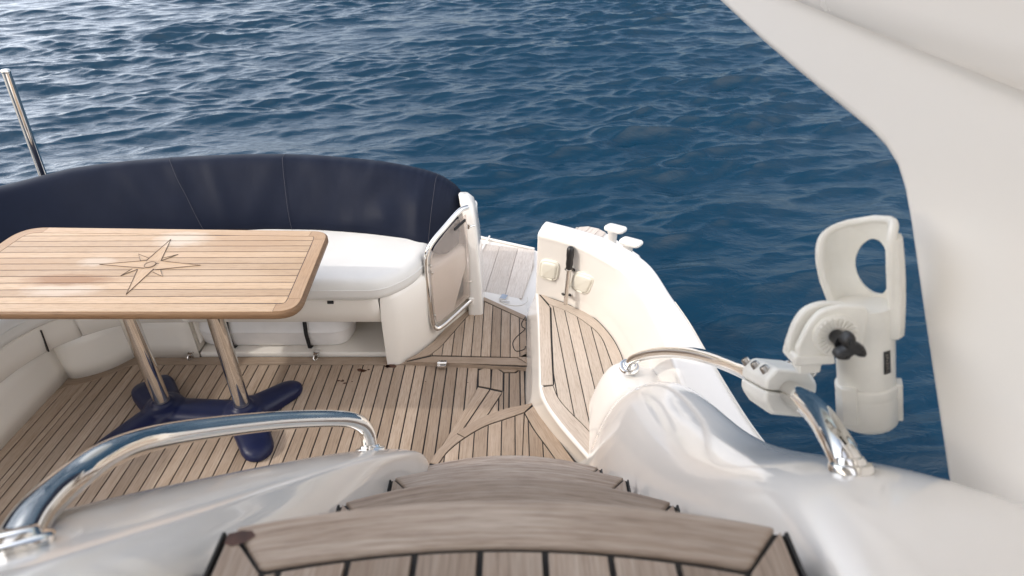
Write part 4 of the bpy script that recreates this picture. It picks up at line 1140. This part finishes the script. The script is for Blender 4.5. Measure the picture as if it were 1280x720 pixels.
# ---- starboard fairing (rounded boss, two swelling mounds, then the flat upper side)
fr_ = thing('stair_fairing', 'bulging white stair fairing on the starboard side, below the rod holder', 'fairing', (.38, .9, .2), 'white fairings flanking the stairs')
#  y      inner wall bottom / wall mid / shoulder / ridge / outer shoulder / outer low   as (x, z)
FR = [
 (1.800, (.250, -.02), (.290, .15), (.325, .30), (.385, .34), (.440, .30), (.46, .0)),
 (1.775, (.238, -.02), (.290, .24), (.335, .42), (.390, .468), (.455, .44), (0.565, 0.440)),
 (1.700, (.232, -.02), (.290, .27), (.338, .46), (.395, .492), (.470, .47), (0.580, 0.440)),
 (1.600, (.229, .00), (.283, .29), (.337, .480), (.402, .508), (.505, .500), (.62, .43)),
 (1.500, (.230, .04), (.276, .32), (.330, .500), (.404, .530), (.512, .522), (.625, .43)),
 (1.400, (.231, .10), (.263, .46), (.322, .640), (.412, .695), (.515, .668), (.60, .42)),
 (1.250, (.239, .20), (.255, .58), (.316, .755), (.415, .815), (.522, .785), (.60, .45)),
 (1.050, (.244, .34), (.253, .71), (.310, .865), (.415, .925), (.520, .895), (.595, .50)),
 (.850, (.246, .50), (.252, .88), (.303, 1.000), (.405, 1.040), (.500, 1.014), (.575, .60)),
 (.650, (.247, .80), (.252, 1.10), (.298, 1.178), (.388, 1.200), (.474, 1.180), (.56, .80)),
 (.500, (.247, 1.05), (.252, 1.285), (.294, 1.342), (.366, 1.352), (.480, 1.343), (.60, 1.10)),
 (.400, (.247, 1.15), (.253, 1.385), (.296, 1.420), (.366, 1.427), (.500, 1.416), (.64, 1.32)),
 (.300, (.247, 1.2), (.254, 1.420), (.298, 1.447), (.372, 1.452), (.530, 1.440), (.68, 1.37)),
 (.150, (.247, 1.3), (.256, 1.440), (.302, 1.462), (.385, 1.466), (.540, 1.455), (.68, 1.39)),
 (-.100, (.247, 1.3), (.258, 1.465), (.304, 1.490), (.395, 1.490), (.540, 1.475), (.68, 1.40)),
 (-.700, (.247, 1.3), (.258, 1.465), (.304, 1.490), (.395, 1.490), (.540, 1.475), (.68, 1.40)),
]
bm = bmesh.new(); rows = []
cols = [bspline([Vector((r[c][0], r[0], r[c][1])) for r in FR], 8) for c in range(1, 7)]
for k in range(len(cols[0])): rows.append(bspline([cols[0][k]] + [c[k] for c in cols] + [cols[-1][k]], 6))
grid(bm, rows); bmesh.ops.recalc_face_normals(bm, faces=bm.faces[:])
bvh_r = BVHTree.FromBMesh(bm)
fo_ = obj('fairing_shell', bm, GEL, fr_, angle=180)

# ================================================================== HANDRAILS
hr = thing('handrail', 'thick polished steel handrail bowed over the port stair fairing', 'handrail', (-.38, .7, .9), 'polished rails beside the stairs')
hp = [(462, 556, 1.45), (459, 541, 1.44), (449, 529, 1.41), (425, 523.5, 1.35), (360, 525, 1.20), (280, 533, 1.035), (200, 546, .89), (140, 567, .785), (85, 603, .69), (42, 643, .615), (14, 684, .555)]
cam_p = Vector((0, 0, CAMZ))
hit = bvh_l.ray_cast(cam_p, (W(14, 685, t=1) - cam_p).normalized())
foot_p = hit[0]; foot_n = hit[1] if hit[1].z > 0 else -hit[1]; tf = (foot_p - cam_p).dot(CF)
hp = hp[:-4] + [(140, 566, .89 + (tf - .89) * .30), (86, 602, .89 + (tf - .89) * .56), (44, 643, .89 + (tf - .89) * .80)]
pts_ = [W(a, b, t=c) for a, b, c in hp] + [foot_p - foot_n * .006]
path = spline(pts_, 10)
bm = bmesh.new(); tube(bm, path, .0178, 32); obj('rail_tube', bm, CHROME, hr, angle=60)
def flange(bm, c, n_, r=.034):
    lathe(bm, Vector(c), n_, [(r, -.006), (r, .002), (r * .93, .0042), (r * .72, .0052), (r * .66, .009), (r * .58, .011)], 32)
n0 = (path[1] - path[0]).normalized()
bm = bmesh.new(); flange(bm, path[0] - n0 * .012, (-.1, .62, .78), .034); obj('foot_flange', bm, CHROME, hr, angle=40)
bm = bmesh.new(); flange(bm, foot_p + foot_n * .003, foot_n, .030); obj('foot_flange', bm, CHROME, hr, angle=40)

hr2 = thing('handrail', 'slimmer polished steel handrail carrying the white rod holder', 'handrail', (.4, 1.0, 1.0), 'polished rails beside the stairs')
hp = [(787, 459, 2.14), (789, 452, 2.12), (798, 446.5, 2.06), (815, 442, 1.94), (840, 440, 1.76), (870, 443, 1.56), (905, 453, 1.34), (940, 467, 1.12), (972, 482, .97), (1000, 497, .865), (1024, 519, .775), (1040, 545, .73), (1055, 573, .69), (1064, 592, .665)]
hit = bvh_r.ray_cast(cam_p, (W(1064, 588, t=1) - cam_p).normalized())
foot2 = hit[0]; foot2_n = hit[1] if hit[1].z > 0 else -hit[1]; tf = (foot2 - cam_p).dot(CF)
print('near foot depth', tf)
hp = hp[:-3] + [(1042, 546, .775 + (tf - .775) * .55), (1056, 572, .775 + (tf - .775) * .88)]
path2 = spline([W(a, b, t=c) for a, b, c in hp] + [foot2 - foot2_n * .006], 10)
bm = bmesh.new(); tube(bm, path2, .0165, 28); obj('rail_tube', bm, CHROME, hr2, angle=60)
bm = bmesh.new(); flange(bm, path2[0] + Vector((0, 0, .004)), (0, -.1, 1), .036); obj('foot_flange', bm, CHROME, hr2, angle=40)
bm = bmesh.new(); flange(bm, foot2 + foot2_n * .003, foot2_n, .022); obj('foot_flange', bm, CHROME, hr2, angle=40)

# ================================================================== ROD HOLDER
rh = thing('rod_holder', 'white plastic fishing rod holder clamped to the starboard handrail', 'rod holder', (.42, .55, 1.3))
c0, c1 = W(941, 467, t=1.12), W(998, 496, t=.875)
ca_ = (c1 - c0).normalized()
side = Vector((0, 0, 1)).cross(ca_).normalized(); upv = ca_.cross(side).normalized()
# clamp: eight-sided block split in two halves, bolted
def octo(w, h, ch): return [(-w + ch, -h), (w - ch, -h), (w, -h + ch), (w, h - ch), (w - ch, h), (-w + ch, h), (-w, h - ch), (-w, -h + ch)]
mid_ = (c0 + c1) / 2
half = (c1 - c0).length / 2 * .62
mid_ = c0.lerp(c1, .56)
for lo_, nm in ((-1, 'clamp_half'), (1, 'clamp_half')):
    bm = bmesh.new(); rows = []
    prof = [(-.038, .0012), (.038, .0012), (.038, .018), (.024, .036), (-.024, .036), (-.038, .018)]
    for s, sc in ((-half, .80), (-half * .92, .9), (-half * .6, 1.0), (half * .8, 1.0), (half, .9)):
        rows.append([mid_ + ca_ * s + side * (a * sc) + upv * (lo_ * (b * sc if b > .002 else b)) for a, b in prof])
    vs = grid(bm, rows, closed=True); bm.faces.new(vs[-1]); bm.faces.new(list(reversed(vs[0])))
    bmesh.ops.recalc_face_normals(bm, faces=bm.faces[:]); ch = obj(nm, bm, PLASTIC, rh, bevel=.004, bseg=3)
for s in (-.75, .0, .72):
    for q in (-1, 1):
        bm = bmesh.new(); c = mid_ + ca_ * half * s + side * (q * .031) + upv * .026
        axn = (upv + side * q * .8).normalized()
        lathe(bm, c - axn * .01, axn, [(.0068, 0), (.0068, .016), (.0055, .019), (.003, .019), (.003, .017)], 16)
        obj('bolt', bm, STEEL, rh, angle=40)
# barrel
b0, b1 = W(1084, 523, t=.815), W(1079, 380, t=.77)
ax = (b1 - b0).normalized(); toc_ = (Vector((0, 0, CAMZ)) - b0); toc_ = (toc_ - ax * toc_.dot(ax)).normalized(); rt_ = toc_.cross(ax).normalized()
if rt_.x < 0: rt_ = -rt_
Lb = (b1 - b0).length; RB = .0338
bm = bmesh.new(); lathe(bm, b0 + ax * .02, ax, [(RB * .97, 0), (RB * .985, Lb * .5), (RB, Lb - .02)], 40); obj('barrel', bm, PLASTIC, rh, angle=40)
bm = bmesh.new(); lathe(bm, b0, ax, [(RB * .90, -.006), (RB * 1.03, .0), (RB * 1.06, .006), (RB * 1.06, .036), (RB * 1.03, .038), (RB * 1.03, .041), (RB * 1.06, .043), (RB * 1.06, .052), (RB * 1.0, .055)], 40)
obox(bm, b0 + ax * .03 + rt_ * (RB * 1.06), rt_ * .004, toc_ * .010, ax * .026)
obox(bm, b0 + ax * .034 - rt_ * (RB * .55) + toc_ * (RB * .92), rt_ * .009, toc_ * .005, ax * .026)
obj('barrel_cap', bm, PLASTIC, rh, bevel=.002, angle=50)
# grey maker's plate on the barrel
bm = bmesh.new(); rows = []
for hh in (.078, .108):
    rows.append([b0 + ax * hh + (toc_ * math.cos(a) + rt_ * math.sin(a)) * (RB * 1.008) for a in [.62, .72, .82, .9]])
grid(bm, rows); obj('rating_plate', bm, BLACK, rh, solid=.0006, soff=0)
bm = bmesh.new()
for q in range(7):
    hh = .0815 + q * .0036
    tube(bm, [b0 + ax * hh + (toc_ * math.cos(a) + rt_ * math.sin(a)) * (RB * 1.02) for a in ((.70, .80) if q % 2 else (.68, .76))], .0006, 5)
obj('plate_marks', bm, STEEL, rh)
# cradle: flared half shell with a thick lip and an oval window
# unrolled coordinates: a = angle about the axis (0 = towards the back), h along the axis
base = b1 - ax * .01
back_dir = (-toc_ * .80 + rt_ * .62).normalized(); sdir_ = ax.cross(back_dir).normalized()
if sdir_.dot(rt_) < 0: sdir_ = -sdir_        # + side = right / camera
Hs = .108
def shell(a, h):
    u = h / Hs
    fl_ = 1.0 + .0 * u
    left = max(0, -math.sin(a))               # the left edge swings out
    r = RB * fl_ * (1 + .48 * left ** 1.3 * (min(1, u * 2.2)))
    return base + ax * h + (back_dir * math.cos(a) + sdir_ * math.sin(a)) * r
bm = bmesh.new(); rows = []
NS = 56; NR = 12
for k in range(NR + 1):
    w = k / NR; row = []
    for q in range(NS):
        f = 2 * math.pi * q / NS
        oa, oh = -.16 + .66 * math.cos(f), .048 + .036 * math.sin(f)
        # superellipse outer border
        e = 2 / 5.0
        ba = -0.24 + 1.66 * math.copysign(abs(math.cos(f)) ** e, math.cos(f))
        bh = .054 + .056 * math.copysign(abs(math.sin(f)) ** e, math.sin(f))
        bh -= .016 * max(0, -ba / 1.9)          # left side cut lower
        row.append(shell(oa + (ba - oa) * w, oh + (bh - oh) * w))
    rows.append(row)
vs = grid(bm, rows, closed=True)
bmesh.ops.recalc_face_normals(bm, faces=bm.faces[:])
cr_ = obj('cradle', bm, PLASTIC, rh, solid=.0075, soff=0, bevel=.0028, bseg=3, angle=50)
# lip bead round the opening
bm = bmesh.new(); lip = [p for p in rows[-1]]; tube(bm, lip + [lip[0]], .0052, 10, caps=False); obj('cradle_lip', bm, PLASTIC, rh)
# right hand spine
bm = bmesh.new(); rows = []
for u in [q / 12 for q in range(13)]:
    h = -.03 + .125 * u; rr = RB * (1.06 + .07 * math.sin(u * math.pi))
    rows.append([base + ax * h + (toc_ * math.cos(a) + rt_ * math.sin(a)) * (rr + e) for a, e in ((1.0, -.006), (1.12, .002), (1.4, .004), (1.75, .004), (2.0, -.006))])
grid(bm, rows); obj('spine', bm, PLASTIC, rh, solid=.006, soff=0, bevel=.002)
# tilt bracket with serrated dial and star knob
dc = W(1045, 420, t=.745); dn = (Vector((0, 0, CAMZ)) - dc); dn.z *= .4; dn = (dn.normalized() + Vector((.45, 0, 0))).normalized()
du = (Vector((0, 0, 1)) - dn * dn.z).normalized(); dr = du.cross(dn).normalized()
if dr.x < 0: dr = -dr
def slab(name, pts, thick, back, rad=.006):
    bm = bmesh.new()
    P = rounded([(x * .70, y * .74) for x, y in pts], rad, 5)
    a_ = [bm.verts.new(dc + dr * x + du * y - dn * back) for x, y in P]; b_ = [bm.verts.new(dc + dr * x + du * y - dn * (back + thick)) for x, y in P]
    bm.faces.new(a_); bm.faces.new(list(reversed(b_)))
    for i in range(len(P)):
        j = (i + 1) % len(P); bm.faces.new((a_[i], b_[i], b_[j], a_[j]))
    bmesh.ops.recalc_face_normals(bm, faces=bm.faces[:]); return obj(name, bm, PLASTIC, rh, bevel=.003, bseg=3)
slab('bracket_plate', [(-.052, -.045), (-.058, -.030), (-.046, .012), (-.030, .038), (.004, .050), (.05, .05), (.05, -.036), (-.01, -.036)], .012, .004, .012)
slab('bracket_plate', [(-.062, -.048), (-.066, -.034), (-.058, .010), (-.044, .034), (-.016, .046), (.03, .046), (.03, -.03), (-.03, -.040)], .014, .022, .012)
slab('bracket_foot', [(-.060, -.058), (-.060, -.040), (.004, -.034), (.010, -.050)], .045, .002, .004)
slab('bracket_neck', [(-.045, -.075), (-.045, -.050), (-.01, -.046), (-.01, -.070)], .03, .008, .003)
bm = bmesh.new(); lathe(bm, dc - dn * .005, dn, [(.026, 0), (.026, .005), (.024, .0065), (.010, .0065)], 32)
for q in range(24):
    a = 2 * math.pi * q / 24; rad = dr * math.cos(a) + du * math.sin(a); tg = dn.cross(rad)
    obox(bm, dc + rad * .0175 + dn * .0022, rad * .0055, tg * .0013, dn * .0022)
obj('dial', bm, PLASTIC, rh, angle=40)
bm = bmesh.new(); lathe(bm, dc, dn, [(.009, 0), (.009, .024), (.012, .027)], 20)
kc = dc + dn * .027
pts = []
for q in range(36):
    a = 2 * math.pi * q / 36; r = .0130 + .0055 * math.cos(3 * a + .6) - .0015 * math.cos(6 * a); pts.append((r * math.cos(a), r * math.sin(a)))
rows = []
for ins, hh in ((.004, 0), (.0005, .002), (0, .005), (0, .015), (.001, .018), (.004, .020), (.010, .0195)):
    rows.append([kc + dr * x + du * y + dn * hh for x, y in offset(pts, ins)])
vs = grid(bm, rows, closed=True); bm.faces.new(vs[-1]); bmesh.ops.recalc_face_normals(bm, faces=bm.faces[:])
obj('star_knob', bm, BLACK, rh, angle=50)

# ================================================================== GATE
gt = thing('transom_gate', 'open transom gate of smoked acrylic in a steel tube frame', 'gate', (-.3, 2.6, 0))
hx = Vector((-.222, 2.70, 0))
gp = [(584.5, 259, 2.70), (574, 264, 2.66), (556, 284, 2.58), (541, 302, 2.515), (534, 316, 2.485), (532.5, 332, 2.475), (535, 360, 2.46), (538.5, 390, 2.45), (541, 404, 2.45), (545, 410, 2.45), (552, 408, 2.47), (568, 394, 2.56), (582, 381, 2.64), (590, 374, 2.68)]
gpath = spline([W(a, b, y=c) for a, b, c in gp], 7)
bm = bmesh.new(); tube(bm, gpath, .0125, 20); obj('gate_frame', bm, CHROME, gt, angle=60)
bm = bmesh.new()
pan = [W(a, b, y=c) for a, b, c in [(582, 268, 2.69), (571, 275, 2.65), (556, 292, 2.58), (544, 308, 2.525), (538.5, 320, 2.49), (538, 334, 2.48), (540, 362, 2.465), (543, 390, 2.455), (546, 403, 2.455), (550, 402, 2.47), (568, 387, 2.56), (587, 370, 2.67), (586, 320, 2.68)]]
bm.faces.new([bm.verts.new(p) for p in pan]); obj('gate_panel', bm, SMOKE, gt, smooth=False, solid=.006, soff=0)
for px, py, yy in ((587.5, 283, 2.69), (586, 352, 2.68)):
    c = W(px, py, y=yy); bm = bmesh.new(); tube(bm, [c + Vector((-.006, 0, -.012)), c + Vector((-.006, 0, .012))], .006, 10); tube(bm, [c, c + Vector((.022, .01, 0))], .005, 8); obj('hinge', bm, CHROME, gt)
for px, py, yy in ((538, 332, 2.48), (540, 341, 2.475), (543.5, 394, 2.455)):
    c = W(px, py, y=yy); bm = bmesh.new(); lathe(bm, c, (.4, -1, .2), [(.006, -.006), (.006, .006), (.003, .008)], 10); obj('screw', bm, STEEL, gt)
a_, b_ = W(581.5, 275, y=2.655), W(568, 287, y=2.60); bm = bmesh.new(); dd = (b_ - a_); obox(bm, (a_ + b_) / 2, dd / 2, Vector((0, 0, .006)), dd.cross(Vector((0, 0, 1))).normalized() * .004); obj('latch_slot', bm, BLACK, gt)
bm = bmesh.new(); c = W(589, 375, y=2.68); lathe(bm, c + Vector((0, 0, -.03)), (0, 0, 1), [(.016, 0), (.018, .004), (.018, .045), (.012, .05)], 18); obj('hinge_socket', bm, GEL, gt)

# ================================================================== HARDTOP AND ARCH
ht = thing('hardtop_arch', 'white hardtop arch sweeping along the starboard side close to the viewer', 'arch', (.55, .5, 1.4))
XI = .50
edge_px = [(872, -18), (893, 0), (922, 28), (952, 57), (985, 86), (1020, 116), (1055, 145), (1082, 168), (1100, 188), (1114, 212), (1122, 240), (1128, 280), (1134, 330), (1141, 390), (1149, 455), (1158, 525), (1166, 590), (1172, 632), (1181, 648), (1225, 675), (1285, 709)]
prof = [W(a, b, x=XI) for a, b in edge_px]
prof = [(p.y, p.z) for p in prof]
prof = [(1.95, 1.705), (1.90, 1.67)] + prof[0:] + [(.2, 1.345), (-.8, 1.40), (-.8, 1.765), (1.0, 1.765), (1.95, 1.768)]
bm = bmesh.new()
def xo_(y, z): return XI + .03 * max(0, (1.6 - z)) + .0
a_ = [bm.verts.new((xo_(y, z), y, z)) for y, z in prof]; b_ = [bm.verts.new((xo_(y, z) + .14, y, z)) for y, z in prof]
bm.faces.new(a_); bm.faces.new(list(reversed(b_)))
for i in range(len(prof)):
    j = (i + 1) % len(prof); bm.faces.new((a_[i], b_[i], b_[j], a_[j]))
bmesh.ops.recalc_face_normals(bm, faces=bm.faces[:])
obj('arch_panel', bm, GELM, ht, bevel=.022, bseg=5, angle=50)
bm = bmesh.new(); rows = []
RP = ((1.748, XI + .010), (1.738, XI - .004), (1.737, XI - .014), (1.746, XI - .022), (1.78, XI - .024), (1.95, XI - .03), (2.15, XI - .075), (2.30, XI - .17), (2.38, XI - .25), (2.40, .10), (2.40, -.42), (2.40, -.95), (2.40, -2.6), (2.42, -2.7), (2.46, -2.7), (2.48, -2.6), (2.49, -.95), (2.49, -.42), (2.49, .10), (2.46, XI - .1), (2.36, XI + .06), (2.15, XI + .14), (1.95, XI + .165), (1.76, XI + .165))
for z, xx in RP:
    k = max(0, min(1, (xx - .02) / .36)); k = k * k * (3 - 2 * k)
    ye = 1.42 + .48 * k if xx > -.6 else .36  # unseen roof edge, shaped to keep sun off stairs and arch
    rows.append([Vector((xx, y, z)) for y in (-1.6, -1.58, -1.1, ye - .16, ye - .10, ye - .02, ye)])
vs = grid(bm, rows)
bm.faces.new([r[0] for r in vs]); bm.faces.new([r[-1] for r in reversed(vs)])
cut = [f for f in bm.faces if {vs[9][2], vs[10][3]} <= set(f.verts) or {vs[17][2], vs[18][3]} <= set(f.verts)]  # added opening in the unseen roof, lets sky light onto the stairs
bmesh.ops.delete(bm, geom=cut, context='FACES')
lo_, up_ = [vs[9][2], vs[10][2], vs[10][3], vs[9][3]], [vs[18][2], vs[17][2], vs[17][3], vs[18][3]]
for i in range(4):
    j = (i + 1) % 4; bm.faces.new((lo_[i], lo_[j], up_[j], up_[i]))
bmesh.ops.recalc_face_normals(bm, faces=bm.faces[:])
obj('hardtop_roof', bm, GELM, ht, angle=40)
